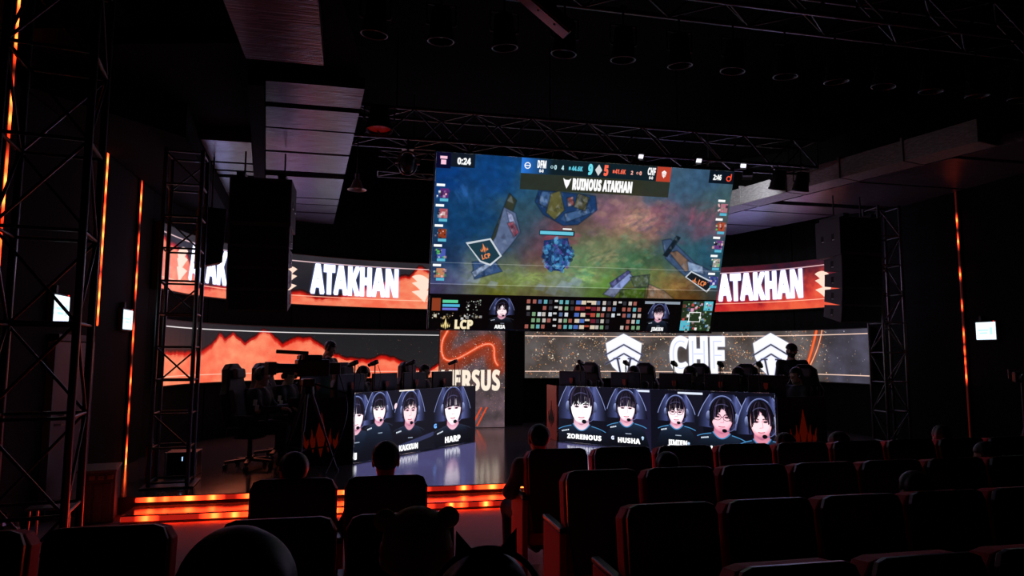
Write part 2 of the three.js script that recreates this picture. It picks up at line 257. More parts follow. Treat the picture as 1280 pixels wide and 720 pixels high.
// lowered ceilings of boards on either side, running across the hall
const SOF = 4.4;
const lr = (z) => -0.03 + (z + 6.93) * 0.0788, ll = (z) => -2.06 + (z + 9.1) * 0.074, lm = (z) => -1.11 + (z + 7.14) * 0.128;
const ceilL = new THREE.Group(); ceilL.name = 'ceiling_side'; ceilL.userData = { kind: 'structure', label: 'lowered ceiling of wide pale boards above the left desk' }; scene.add(ceilL);
const boardUV = (g) => { const p = g.attributes.position, u = g.attributes.uv; for (let i = 0; i < p.count; i++) u.setXY(i, p.getX(i) / 2.2 + p.getY(i), p.getZ(i) / 0.9 + p.getY(i)); return g; };
for (const [a, b] of [[-6.95, -7.54], [-7.68, -8.38], [-8.43, -9.36], [-9.47, -10.42], [-10.76, -12.18], [-12.23, -12.7], [-12.79, -13.45], [-13.53, -14.6]]) {
  mesh('ceiling_board', boardUV(slab([[lm(a) + 0.09, a], [lr(a), a], [lr(b), b], [lm(b) + 0.09, b]], SOF + rnd() * 0.02, SOF + 0.14)), M.plank, ceilL);
}
for (const [a, b] of [[-9.1, -10.1], [-10.16, -10.52], [-10.66, -10.84], [-11.0, -12.05], [-12.12, -13.7]])
  mesh('ceiling_board', boardUV(slab([[ll(a), a], [lm(a) - 0.09, a], [lm(b) - 0.09, b], [ll(b), b]], SOF + rnd() * 0.02, SOF + 0.14)), M.plank, ceilL);
mesh('ceiling_board', boardUV(slab([[-1.1, -3.6], [-0.36, -3.6], [-0.41, -6.42], [-1.1, -6.42]], SOF, SOF + 0.14)), M.plank, ceilL);
mesh('backing', slab([[-1.08, -3.6], [-0.45, -3.6], [lr(-6.6) - 0.06, -6.6], [lr(-14.6) - 0.06, -14.6], [-3.1, -13.2], [-3.1, -6.9], [-1.08, -6.4]], SOF + 0.14, SOF + 0.3), M.matte, ceilL);
mesh('edge_beam', slab([[lm(-6.9) - 0.075, -6.9], [lm(-6.9) + 0.075, -6.9], [lm(-14.5) + 0.075, -14.5], [lm(-14.5) - 0.075, -14.5]], SOF - 0.06, SOF + 0.139), M.matte, ceilL);
mesh('edge_beam', slab([[-3.1, -6.9], [ll(-8.2) - 0.02, -8.2], [ll(-13.4) - 0.02, -13.4], [-3.1, -13.0]], SOF - 0.25, SOF + 0.139), M.matte, ceilL);
const ceilR = new THREE.Group(); ceilR.name = 'ceiling_side_001'; ceilR.userData = { kind: 'structure', label: 'lowered ceiling of wide pale boards above the right desk' }; scene.add(ceilR);
const rl = (z) => 6.87 + (z + 11.63) * 0.2426, ro = (z) => z < -11.05 ? 8.93 + (z + 11.05) * 0.3085 : 9.5;
for (const [a, b] of [[-5.2, -6.3], [-6.36, -7.5], [-7.62, -9.0], [-9.06, -10.45], [-10.72, -11.3], [-11.36, -12.6], [-12.68, -13.8]])
  mesh('ceiling_board', boardUV(slab([[rl(a), a], [ro(a), a], [ro(b), b], [rl(b), b]], SOF + rnd() * 0.02, SOF + 0.14)), M.plank, ceilR);
mesh('backing', slab([[rl(-5.2) + 0.05, -5.2], [9.5, -5.2], [9.5, -11.05], [8.3, -13.8], [rl(-13.8) + 0.05, -13.8]], SOF + 0.14, SOF + 0.3), M.matte, ceilR);

// sheet-metal air duct lying along the inner edge of the right ceiling, in flanged lengths
{
  const t = thing('air_duct', 'grey sheet metal air duct along the edge of the right ceiling', 'duct', [rl(-11.6), SOF, -11.6], 0);
  const dir = V(0.2426, 0, 1).normalize(), turn = Math.atan2(dir.x, dir.z); t.rotation.y = turn;
  for (let i = 0; i < 6; i++) { mesh('duct_length', rb(0.42, 0.3, 0.98, 0.01, -0.24, 0.155, -0.9 + i * 1.02), M.duct, t); mesh('flange', bx(0.46, 0.34, 0.03, -0.24, 0.17, -1.41 + i * 1.02), M.duct, t); }
  mesh('access_hatch', rb(0.012, 0.2, 0.3, 0.004, -0.456, 0.155, -0.55), M.black, t);
  for (const z of [-0.4, 1.64, 3.7]) rod('hanger', [-0.24, 0.3, z], [-0.24, 1.79, z], 0.008, M.truss, t);
}

// the door and lit signs on the side walls
{
  const d = new THREE.Group(); d.name = 'door_1'; d.userData = { kind: 'structure', label: 'pale door in a frame on the left wall behind the truss tower' }; scene.add(d); d.position.set(-3.149, 0, -8.45);
  mesh('door_leaf', rb(0.04, 1.82, 0.92, 0.005, 0.02, 0.91, 0), M.door, d);
  const f = mesh('door_frame', [bx(0.07, 1.9, 0.07, 0.035, 0.95, 0.5), bx(0.07, 1.9, 0.07, 0.035, 0.95, -0.5), bx(0.07, 0.07, 1.07, 0.035, 1.865, 0)], M.grey, d);
  mesh('door_handle', [cy(0.012, 0.012, 0.06, 0.07, 0.95, 0.36, 0, 0, Math.PI / 2), bx(0.015, 0.02, 0.12, 0.1, 0.95, 0.31)], M.metal, d);
  mesh('push_bar', bx(0.03, 0.03, 0.6, 0.07, 1.05, -0.05), M.metal, d);
}
function lightSign(label, pos, turn, w, h) {
  const t = thing('exit_sign', label, 'sign', pos, turn);
  mesh('housing', rb(w + 0.04, h + 0.04, 0.06, 0.012, 0, 0, 0.03), M.cabinet, t);
  mesh('sign_face', rb(w, h, 0.01, 0.004, 0, 0, 0.063), glow(canvas(128, 96, (c) => { c.fillStyle = '#dff6ff'; c.fillRect(0, 0, 128, 96); c.fillStyle = '#a6dfee'; c.fillRect(14, 40, 70, 8); c.fillRect(24, 56, 52, 8); c.fillRect(92, 30, 16, 38); }), 1.5), t);
  mesh('status_light', cy(0.008, 0.008, 0.01, w * 0.42, h / 2 + 0.012, 0.062, Math.PI / 2), lamp(0xff2010, 1.2), t);
  mesh('bracket', bx(0.05, 0.08, 0.05, -w * 0.3, h / 2 + 0.06, 0.03), M.black, t);
  areaLight('exit_sign_glow', w, h, 0xdff6ff, 0.7, [0, 0, 0.075], [pos[0] + Math.sin(turn), pos[1], pos[2] + Math.cos(turn)], t);
}
lightSign('lit white sign on the left wall beside the floor-length light strip', [-3.15, 2.15, -10.12], Math.PI / 2, 0.36, 0.26);
lightSign('lit white sign on the left wall above the pale door', [-3.15, 2.15, -8.02], Math.PI / 2, 0.36, 0.3);
lightSign('lit white sign on the right wall', [9.55, 2.1, -8.8], -Math.PI / 2, 0.34, 0.27);

// ---------------------------------------------------------------- glowing strips
// nodes: [from, to] in metres along the strip where its diodes burn brightest
function stripTex(len, nodes, dark = [24, 2, 1]) {
  return canvas(16, 1024, (c, w, h) => pixels(c, w, h, (x, y) => {
    const m = (1 - y / h) * len; let k = 0;
    for (const [a, b, q = 1] of nodes) { const e = Math.min(0.12, (b - a) * 0.5); k = Math.max(k, q * Math.min(1, Math.max(0, Math.min(m - a + e, b + e - m) / (2 * e)))); }
    k *= 0.82 + 0.18 * Math.cos(m * 34);
    return k < 0.5 ? mixc(dark, [225, 45, 14], k * 2) : mixc([225, 45, 14], [255, 122, 50], k * 2 - 1);
  }));
}
function wallStrip(label, x, z, y0, y1, nodes, turn) {
  const t = thing('light_strip', label, 'light strip', [x, y0, z], turn, null), L = y1 - y0;
  mesh('channel', bx(0.05, L, 0.03, 0, L / 2, 0.015), M.plastic, t);
  mesh('diffuser', rb(0.022, L, 0.02, 0.008, 0, L / 2, 0.034), glow(stripTex(L, nodes), 5), t);
  areaLight('light_strip_glow', 0.026, L, 0xff3a10, 0.12, [0, L / 2, 0.046], [x + Math.sin(turn), y0 + L / 2, z + Math.cos(turn)], t);
}
wallStrip('floor-length glowing orange light strip on the left wall beside the lattice tower', -3.15, -10.47, 0.03, 4.95, [[4.4, 4.92], [3.6, 4.05], [3.05, 3.3], [2.5, 2.85], [1.75, 2.05, 0.8], [1.15, 1.42, 0.9], [0.75, 0.95, 0.9], [0.03, 0.45]], Math.PI / 2);
wallStrip('glowing orange light strip ending above the pale door on the left wall', -3.15, -9.12, 2.03, 5.05, [[2.45, 2.8], [1.55, 2.3], [0.72, 1.5], [0.0, 0.6]], Math.PI / 2);
wallStrip('broken orange light strip on the left wall behind the big truss tower', -3.15, -6.75, 2.3, 5.4, [[2.05, 3.0], [1.35, 1.8], [0.6, 1.15], [0.1, 0.5, 0.7]], Math.PI / 2);
wallStrip('beaded orange light strip on the right wall beside the lit sign', 9.55, -9.23, 0.25, 4.5, [[3.6, 3.75], [3.25, 3.42], [2.72, 2.86], [2.22, 2.34], [1.72, 1.88], [1.5, 1.6], [1.33, 1.42], [1.06, 1.24]], -Math.PI / 2);

function stepStrip(label, y, z, x0, x1, nodes) {
  const t = thing('step_light', label, 'light strip', [x0, y, z]), L = x1 - x0;
  mesh('channel', bx(L, 0.06, 0.012, L / 2, 0, 0.006), M.plastic, t);
  const g = rb(0.05, L, 0.012, 0.004, 0, 0, 0); g.rotateZ(-Math.PI / 2); 
  mesh('diffuser', g.translate(L / 2, 0, 0.016), glow(stripTex(L, nodes, [62, 4, 2]), 8), t);
  for (let i = 0; i < 4; i++) areaLight('step_light_glow', L / 4, 0.044, 0xff2a0e, 13, [(i + 0.5) * L / 4, 0, 0.026], [x0 + (i + 0.5) * L / 4, y - 0.5, z + 1], t);
}
const sx = (p) => -2.26 + (p - 175) * 0.00868 + 2.3;
const more = []; for (let x = 4.1; x < 10.8; x += 0.5) more.push([x, x + 0.2]);
stepStrip('upper strip of orange stage lights under the stage edge', STAGE - 0.033, -8.128, -2.3, 8.7, [...[[178, 194], [198, 210], [215, 244], [254, 268], [296, 318], [405, 436], [440, 520], [570, 582], [600, 625], [632, 670]].map(([a, b]) => [sx(a), sx(b)]), ...more]);
stepStrip('lower strip of orange stage lights along the front step', 0.05, -7.678, -2.3, 8.7, [...[[192, 206], [262, 278], [286, 300], [304, 330], [395, 424], [440, 520], [548, 556], [560, 570], [592, 602]].map(([a, b]) => [sx(a), sx(b)]), ...more.map(([a, b]) => [a + 0.2, b + 0.15])]);
// ---------------------------------------------------------------- LED screens
const FLAME = [[255, 158, 116], [252, 108, 78], [200, 22, 12]];
function flameCol(d, x, y) {                          // d: how far below the flame's edge, in band heights
  const n = fbm(x * 2.2, y * 2.2, 4);
  if (d < 0.03) return mixc([40, 10, 10], FLAME[2], sstep(-0.05, 0.02, d));
  return mixc(mixc(FLAME[2], FLAME[1], sstep(0.03, 0.09, d)), FLAME[0], Math.max(0, Math.min(1, 0.4 + 0.55 * n + 0.25 * Math.sin(x * 3))));
}
// the upper ribbon, 17 m by 1 m
const DIM = 0.72;                                      // the lettering burns about twice as bright as the ground behind it
const ribbonTex = canvas(2048, 128, (c, w, h) => {
  const L = backLine[backLine.length - 1].s, P = w / L;
  const dim = (q) => [q[0] * DIM, q[1] * DIM, q[2] * DIM];
  pixels(c, w, h, (x, y) => dim(ground(x / P, y / h)));
  function ground(s, v) {
    if (s < 9) {
      const edge = table([[0, 0.2], [1.0, 0.35], [1.5, 0.85], [2.1, 0.78], [2.6, 0.8], [3.6, 0.82], [4.0, 0.76], [4.3, 0.84], [4.9, 0.82], [5.15, 0.72], [5.6, 0.55], [6.2, 0.36], [6.5, 0.3], [6.7, 0.1], [7, 0.2], [9, 0.5]], s) + 0.05 * fbm(s * 3, 1, 3);
      return v > edge - 0.06 ? flameCol(v - edge, s, v * 2) : mixc([44, 40, 46], [24, 24, 30], v + 0.3 * fbm(s, v));
    }
    const n = fbm(s * 1.4, v * 1.5, 4), a = mixc([90, 10, 26], [30, 14, 34], Math.max(0, Math.min(1, 0.55 + 0.9 * n)));
    const b = mixc([190, 18, 26], [246, 96, 60], Math.max(0, Math.min(1, sstep(14, 16.2, s) * 0.8 + 0.5 * n + (v - 0.7))));
    return mixc(a, b, sstep(0.35, 0.9, v + 0.35 * n + 0.3 * sstep(15.2, 16.3, s)));
  }
  c.fillStyle = '#b89a9c'; c.fillRect(0, h * 0.12, w, 2.4); c.fillStyle = '#d09880'; c.fillRect(0, h * 0.82, w, 1.8);
  // pale abstract flourishes between the words
  const swirl = (s, dir) => { c.fillStyle = '#c8a898'; const x = s * P, u = dir; for (const [a, b, k] of [[0, 0.22, 0.4], [0.1, 0.36, 0.3], [0.16, 0.55, 0.24]]) { c.beginPath(); c.moveTo(x - u * 26, h * (0.22 + b * 0.7)); c.quadraticCurveTo(x - u * 2, h * (b - 0.05 + a * 0.4), x + u * 24, h * (b + 0.08)); c.quadraticCurveTo(x + u * 2, h * (b + 0.14 + k * 0.2), x - u * 12, h * (0.42 + b * 0.8)); c.fill(); } };
  swirl(3.72, 1); swirl(6.75, -1); swirl(0.85, 1); swirl(13.5, 1); swirl(16.5, -1);
  for (const s of [1.12, 4.24, 7.4, 10.6, 14.0]) { c.shadowColor = 'rgba(120,150,255,0.9)'; c.shadowBlur = 5; words(c, 'ATAKHAN', s * P, h * 0.18, 2.02 * P, h * 0.56, '#eef2ff', 0.08); c.shadowBlur = 0; }
});
const ribbonLen = backLine[backLine.length - 1].s;
{
  const t = thing('ribbon_screen', 'curved upper ribbon screen reading ATAKHAN along the back wall', 'screen');
  mesh('screen_face', curved(0.05, ribbonLen - 0.6, 2.7, 3.7, 0.13, 0.03), glow(ribbonTex, 2), t);
  mesh('screen_cabinet', curved(0.04, ribbonLen - 0.59, 2.68, 3.72, 0.099, 0.09), M.black, t);
  for (const [s, w, col, k] of [[1.6, 2.4, 0x9098ff, 2.0], [3.6, 1.4, 0xb8a0ff, 1.1], [5.3, 1.9, 0xa8a0ff, 1.3], [12.4, 1.6, 0x9890ff, 1.6], [14.2, 1.6, 0x9890ff, 2.2], [15.4, 1.2, 0xc890e0, 1.2]]) { const p = onBack(s); areaLight('ribbon_screen_glow', w, 0.95, col, k, [p.x + p.nx * 0.16, 3.2, p.z + p.nz * 0.16], [p.x + p.nx * 2, 3.2, p.z + p.nz * 2], t); }
}
// lower band on the left, from the wing to the tall panel
const S0 = 0.3, S1 = 6.99;
const lowLeftTex = canvas(1536, 230, (c, w, h) => {
  const tab = [[0.3, 0.5], [1.0, 0.5], [1.5, 0.5], [1.61, 0.48], [1.8, 0.4], [1.97, 0.27], [2.07, 0.17], [2.2, 0.25], [2.4, 0.15], [2.7, 0.33], [3.1, 0.08], [3.25, 0.1], [3.55, 0.33], [3.85, 0.2], [4.15, 0.2], [4.4, 0.35], [4.6, 0.5], [4.95, 0.6], [5.45, 0.64], [5.7, 0.54], [6.0, 0.6], [6.5, 0.82], [6.75, 0.86], [6.99, 0.72]];
  pixels(c, w, h, (x, y) => { const s = lerp(S0, S1, x / w), v = y / h, e = table(tab, s) + 0.03 * fbm(s * 5, 3, 3); return v > e - 0.05 ? flameCol(v - e, s, v * 1.5) : mixc([30, 30, 33], [38, 36, 38], v + 0.2 * fbm(s, v)); });
  c.fillStyle = '#f7f0f0'; c.fillRect(0, h * 0.085, w, 4); c.fillStyle = '#ffc9b0'; c.fillRect(0, h * 0.86, w, 3);
  sparks(c, 500, w * 0.4, w, h * 0.1, h * 0.95, ['#ffb080', '#a03020', '#707078'], 2.2);
});
{
  const t = thing('band_screen', 'curved lower band screen showing an orange flame behind the left desk', 'screen');
  mesh('screen_face', curved(S0, S1, 1.2, 2.22, 0.13, 0.03), glow(lowLeftTex, 1), t);
  mesh('screen_cabinet', curved(S0 - 0.02, S1 + 0.02, 1.18, 2.24, 0.099, 0.09), M.black, t);
  for (const [s, w, k] of [[1.2, 1.7, 0.35], [2.6, 1.4, 0.45], [4.0, 1.4, 0.4], [5.6, 1.6, 0.2]]) { const p = onBack(s); areaLight('band_screen_glow', w, 0.95, 0xff5a38, k, [p.x + p.nx * 0.16, 1.7, p.z + p.nz * 0.16], [p.x + p.nx * 2, 1.7, p.z + p.nz * 2], t); }
}
// lower band on the right with the team's name between two shields
const T0 = 8.97, T1 = 16.97;
const lowRightTex = canvas(2048, 262, (c, w, h) => {
  const P = w / (T1 - T0), X = (s) => (s - T0) * P;
  pixels(c, w, h, (x, y) => { const s = T0 + x / P, n = fbm(s * 1.1, y / h * 1.4, 4), k = sstep(15.6, 16.2, s); return mixc(mixc([70, 62, 58], [98, 92, 92], 0.5 + n), mixc([52, 50, 58], [76, 74, 92], 0.5 + n), k); });
  for (const [a, b, n] of [[9.0, 10.9, 900], [11.6, 12.5, 400], [13.4, 14.4, 600], [15.0, 15.5, 300], [15.5, 16.0, 120]]) for (let i = 0; i < n; i++) { const s = lerp(a, b, rnd()), y = rnd(); if (fbm(s * 3, y * 3) < -0.12) continue; c.globalAlpha = 0.3 + 0.7 * rnd(); c.fillStyle = ['#ffc48a', '#e08a50', '#fff0d8', '#b06030'][Math.floor(rnd() * 4)]; const r = 2.5 + 6 * rnd() * rnd(); c.fillRect(X(s), y * h, r, r); }
  c.globalAlpha = 1; sparks(c, 50, X(15.7), X(16.9), 0, h, ['#ffffff', '#ffd0a0'], 5);
  c.strokeStyle = '#ff6a30'; c.lineWidth = 12; c.shadowColor = '#ff3000'; c.shadowBlur = 14; c.beginPath(); c.moveTo(X(15.72), 0); c.quadraticCurveTo(X(15.6), h * 0.4, X(15.42), h * 0.8); c.stroke(); c.lineWidth = 6; c.strokeStyle = '#ffb080'; c.beginPath(); c.moveTo(X(15.85), 0); c.quadraticCurveTo(X(15.75), h * 0.4, X(15.46), h * 0.8); c.stroke(); c.shadowBlur = 0;
  c.fillStyle = '#ffd6c0'; c.fillRect(0, h * 0.085, w, 4.5); c.fillRect(0, h * 0.85, w, 4.5);
  c.shadowColor = 'rgba(150,170,255,0.9)'; c.shadowBlur = 9;
  drawShield(c, X(11.3), h * 0.5, 0.45 * P, h * 0.47, '#ffffff', '#3f3a44'); drawShield(c, X(14.66), h * 0.5, 0.42 * P, h * 0.47, '#ffffff', '#3f3a44');
  words(c, 'CHF', X(12.36), h * 0.13, 1.26 * P, h * 0.7, '#ffffff', 0.11); c.shadowBlur = 0;
});
{
  const t = thing('band_screen', 'curved lower band screen reading CHF between two white shields', 'screen');
  mesh('screen_face', curved(T0, T1, 1.18, 2.23, 0.13, 0.03), glow(lowRightTex, 1), t);
  mesh('screen_cabinet', curved(T0 - 0.02, T1 + 0.02, 1.16, 2.25, 0.099, 0.09), M.black, t);
  for (const s of [10, 11.8, 13.4, 14.8, 16.2]) { const p = onBack(s); areaLight('band_screen_glow', 1.4, 0.95, 0xeee0e8, 0.16, [p.x + p.nx * 0.16, 1.7, p.z + p.nz * 0.16], [p.x + p.nx * 2, 1.7, p.z + p.nz * 2], t); }
}
// the tall panel in the middle
const versusTex = canvas(512, 746, (c, w, h) => {
  pixels(c, w, h, (x, y) => { const n = fbm(x / 170, y / 170, 4); return mixc([66, 58, 60], [104, 84, 92], 0.5 + n + 0.25 * (y / h - 0.5)); });
  const sw = [[0.12, 0], [0.02, 0.12], [0.03, 0.28], [0.16, 0.33], [0.4, 0.25], [0.66, 0.14], [0.84, 0.14], [0.83, 0.32], [0.95, 0.4]];
  const draw = (lw, col, blur) => { c.strokeStyle = col; c.lineWidth = lw; c.shadowColor = '#ff3800'; c.shadowBlur = blur; c.lineJoin = c.lineCap = 'round'; c.beginPath(); sw.forEach(([a, b], i) => { if (!i) c.moveTo(a * w, b * h); else { const [p, q] = sw[i - 1]; c.quadraticCurveTo(p * w, q * h, (a + p) / 2 * w, (b + q) / 2 * h); } }); c.stroke(); c.shadowBlur = 0; };
  c.globalAlpha = 0.35; draw(150, '#7a2410', 40); c.globalAlpha = 1; draw(22, '#e2512e', 22); draw(9, '#ff9a78', 0);
  sparks(c, 1500, 0, w, 0, h * 0.6, ['#ffb890', '#d06038', '#ffffff', '#903018'], 5); sparks(c, 260, 0, w, h * 0.6, h, ['#ffd8b0', '#c08060'], 4);
  c.strokeStyle = '#e04a24'; c.lineWidth = 12; for (const a of [0.5, 0.58]) { c.beginPath(); c.moveTo(w * a, h * 0.98); c.lineTo(w * (a + 0.14), h * 0.8); c.stroke(); }
  words(c, 'VERSUS', w * 0.03, h * 0.415, w * 0.9, h * 0.2, '#fff0dc', 0.06);
});
{
  const t = thing('tall_screen', 'tall screen standing on the stage reading VERSUS', 'screen', [2.29, STAGE, -14.3]);
  mesh('screen_face', rb(1.38, 2.02, 0.03, 0.004, 0, 1.02, 0.05), glow(versusTex, 1), t);
  mesh('screen_cabinet', rb(1.4, 2.05, 0.08, 0.01, 0, 1.026, -0.01), M.black, t);
  mesh('support_leg', bx(0.06, 0.8, 0.5, -0.5, 0.4, -0.3), M.black, t); mesh('support_leg', bx(0.06, 0.8, 0.5, 0.5, 0.4, -0.3), M.black, t);
  areaLight('tall_screen_glow', 1.35, 1.95, 0xd09080, 0.14, [0, 1.02, 0.08], [2.29, 1.2, 0], t);
}
struct('trim_1', bx(0.36, 2.2, 0.2, 3.3, STAGE + 1.1, -14.75), M.black).userData.label = 'black pillar between the tall screen and the right band screen';

// the big hanging screen
const mainTex = canvas(1600, 900, (c, w, h) => {
  const K = [[0, 0.1, '#0a3c80'], [0.2, 0.08, '#0d4280'], [0.1, 0.35, '#10406f'], [0.03, 0.6, '#16345c'], [0.05, 0.72, '#4a5878'], [0.32, 0.14, '#2a5878'], [0.3, 0.35, '#2f5468'], [0.2, 0.5, '#1c4868'], [0.25, 0.6, '#4a5058'], [0.45, 0.22, '#3c5860'], [0.6, 0.1, '#41524c'], [0.75, 0.12, '#40627e'], [0.9, 0.1, '#3c5f80'], [0.93, 0.22, '#44625c'], [0.57, 0.26, '#8a5f78'], [0.64, 0.3, '#b08078'], [0.7, 0.38, '#a8806a'], [0.62, 0.42, '#8f7a5a'], [0.75, 0.32, '#8a5068'], [0.82, 0.38, '#3c5f70'], [0.9, 0.3, '#7a4c66'], [0.94, 0.55, '#265a72'], [0.85, 0.5, '#33606c'], [0.38, 0.44, '#7c4858'], [0.36, 0.56, '#703a48'], [0.3, 0.47, '#4c5060'], [0.48, 0.36, '#6c4f4c'], [0.5, 0.48, '#68805c'], [0.56, 0.55, '#8a8660'], [0.5, 0.6, '#5c8a62'], [0.64, 0.52, '#3f7a5c'], [0.72, 0.5, '#3c5440'], [0.68, 0.62, '#4a7a4c'], [0.4, 0.67, '#7f9c58'], [0.3, 0.68, '#8fae60'], [0.2, 0.66, '#7c8c58'], [0.12, 0.7, '#76849a'], [0.55, 0.68, '#7aa454'], [0.44, 0.74, '#8c9aa0'], [0.6, 0.75, '#5c8a34'], [0.75, 0.7, '#6f8050'], [0.82, 0.72, '#a07a3c'], [0.9, 0.72, '#6a5040'], [0.95, 0.7, '#304a5c'], [0.2, 0.78, '#8a8a20'], [0.35, 0.78, '#7c6850'], [0.7, 0.78, '#5a3c18'], [0.88, 0.78, '#8a4a10'], [0.02, 0.78, '#50408a']].map(([a, b, q]) => [a, b, parseInt(q.slice(1, 3), 16), parseInt(q.slice(3, 5), 16), parseInt(q.slice(5), 16)]);
  const s = document.createElement('canvas'); s.width = 400; s.height = 225; const sc = s.getContext('2d');
  pixels(sc, 400, 225, (x, y) => {
    const u = x / 400 + 0.03 * fbm(x / 40, y / 40, 3), v = y / 225 + 0.045 * fbm(x / 40 + 40, y / 40, 3); let r = 0, g = 0, b = 0, q = 0;
    for (const k of K) { const d = ((u - k[0]) * 1.6) ** 2 + (v - k[1]) ** 2, e = Math.exp(-d / 0.009) + 1e-4 / (d + 0.02); r += k[2] * e; g += k[3] * e; b += k[4] * e; q += e; }
    const n = 0.92 + 0.14 * fbm(x / 22, y / 22, 5); return [r / q * n, g / q * n, b / q * n];
  });
  const U0 = (u) => u * 400, Y0 = (v) => v * 225;
  const rock = (pts, col, a = 1) => {               // a boulder with a dark outline and a few lighter and darker facets
    const path = () => { sc.beginPath(); pts.forEach(([u, v], i) => sc[i ? 'lineTo' : 'moveTo'](U0(u), Y0(v))); sc.closePath(); };
    path(); sc.fillStyle = col; sc.fill(); sc.save(); path(); sc.clip(); const us = pts.map((p) => p[0]), vs = pts.map((p) => p[1]);
    for (let i = 0; i < 26; i++) { sc.globalAlpha = 0.12 + 0.2 * rnd(); sc.fillStyle = rnd() < 0.5 ? '#0a1020' : '#b8c4d8'; const x = U0(lerp(Math.min(...us), Math.max(...us), rnd())), y = Y0(lerp(Math.min(...vs), Math.max(...vs), rnd())), r = 1.5 + 4 * rnd(); sc.beginPath(); sc.moveTo(x - r, y + r * 0.4); sc.lineTo(x, y - r); sc.lineTo(x + r * 0.7, y + r); sc.fill(); }
    sc.restore(); path(); sc.globalAlpha = 0.45; sc.strokeStyle = '#0a1424'; sc.lineWidth = 1.4; sc.stroke(); sc.globalAlpha = 1;
  };
  const strokes = (x, y, n, len, dir, cols, lw) => { len /= 4; lw /= 3; for (let i = 0; i < n; i++) { sc.globalAlpha = 0.1 + 0.28 * rnd(); sc.strokeStyle = cols[Math.floor(rnd() * cols.length)]; sc.lineWidth = lw * (0.4 + rnd()); const a = dir + (rnd() - 0.5) * 0.9, px = U0(x) + (rnd() - 0.5) * len * 2.2, py = Y0(y) + (rnd() - 0.5) * len * 1.1; sc.beginPath(); sc.moveTo(px, py); sc.quadraticCurveTo(px + Math.cos(a) * len * 0.5, py + Math.sin(a) * len * 0.5 - 2, px + Math.cos(a) * len, py + Math.sin(a) * len); sc.stroke(); } sc.globalAlpha = 1; };
  strokes(0.66, 0.34, 70, 70, -0.5, ['#c88a86', '#b09070', '#8a5a78', '#d6a48a', '#4a4a58'], 12); strokes(0.9, 0.3, 18, 60, -1.0, ['#8f5068', '#a85a70'], 12); strokes(0.4, 0.45, 20, 70, 0.2, ['#9a5868', '#803a4c'], 12);
  strokes(0.55, 0.56, 50, 60, -0.4, ['#9a9468', '#6a8a60', '#4a5a48', '#b0a078'], 8); strokes(0.5, 0.66, 40, 50, 0, ['#9ac070', '#5aa880', '#b8cc70'], 6); strokes(0.3, 0.7, 40, 60, 0.1, ['#a8c46a', '#7a9050'], 6); strokes(0.1, 0.2, 24, 60, 1.2, ['#2a62a8', '#1a4a88'], 14); strokes(0.82, 0.72, 24, 60, 0.5, ['#b08a50', '#7a5a38'], 10);
  // flagstones, tufts and pebbles strewn over the ground
  const grit = (x0, x1, y0, y1, n, cols, r) => { for (let i = 0; i < n; i++) { const x = U0(lerp(x0, x1, rnd())), y = Y0(lerp(y0, y1, rnd())), q = r * (0.4 + rnd()); sc.globalAlpha = 0.06 + 0.16 * rnd(); sc.fillStyle = cols[Math.floor(rnd() * cols.length)]; sc.beginPath(); sc.moveTo(x - q, y); sc.lineTo(x, y - q * 0.7); sc.lineTo(x + q * 1.2, y - q * 0.1); sc.lineTo(x + q * 0.3, y + q * 0.6); sc.fill(); } sc.globalAlpha = 1; };
  grit(0.1, 0.5, 0.6, 0.78, 160, ['#a8c070', '#6a8440', '#8c98a4', '#56683c'], 5); grit(0.45, 0.75, 0.4, 0.72, 160, ['#a09068', '#6a9a70', '#4a5a48', '#b8a080', '#58b090'], 5); grit(0.0, 0.25, 0.05, 0.55, 120, ['#1c4c8c', '#0c2c58', '#2a6090'], 7); grit(0.5, 0.8, 0.2, 0.42, 120, ['#c09088', '#8a5a70', '#a8886c', '#5a5064'], 6); grit(0.75, 1, 0.15, 0.55, 100, ['#4a7488', '#2c4c60', '#6a5068'], 6); grit(0.6, 0.95, 0.6, 0.79, 140, ['#8a6a40', '#6a8040', '#4a3820', '#a89060'], 5);
  for (const [a, b, r] of [[0.14, 0.7, 9], [0.2, 0.73, 8], [0.44, 0.73, 12], [0.4, 0.76, 9], [0.48, 0.7, 10], [0.36, 0.74, 8]]) { sc.globalAlpha = 0.55; sc.fillStyle = '#8c9cb0'; sc.beginPath(); sc.moveTo(U0(a) - r, Y0(b) + r * 0.3); sc.lineTo(U0(a) - r * 0.3, Y0(b) - r * 0.7); sc.lineTo(U0(a) + r, Y0(b) - r * 0.4); sc.lineTo(U0(a) + r * 0.6, Y0(b) + r * 0.6); sc.fill(); sc.globalAlpha = 1; }
  // rocks, ramparts and scenery of the game map
  rock([[0.33, 0.17], [0.52, 0.19], [0.53, 0.27], [0.47, 0.36], [0.42, 0.37], [0.35, 0.31], [0.32, 0.24]], '#1c3a66'); rock([[0.34, 0.18], [0.39, 0.18], [0.37, 0.28], [0.33, 0.25]], '#3f5f8c'); rock([[0.42, 0.3], [0.5, 0.26], [0.51, 0.29], [0.43, 0.35]], '#3d5c86'); rock([[0.37, 0.19], [0.4, 0.17], [0.42, 0.28], [0.39, 0.34], [0.36, 0.3]], '#5c5a34'); rock([[0.46, 0.18], [0.5, 0.2], [0.49, 0.28], [0.45, 0.26]], '#4c4a30'); rock([[0.425, 0.21], [0.445, 0.2], [0.45, 0.25], [0.43, 0.26]], '#a05048');
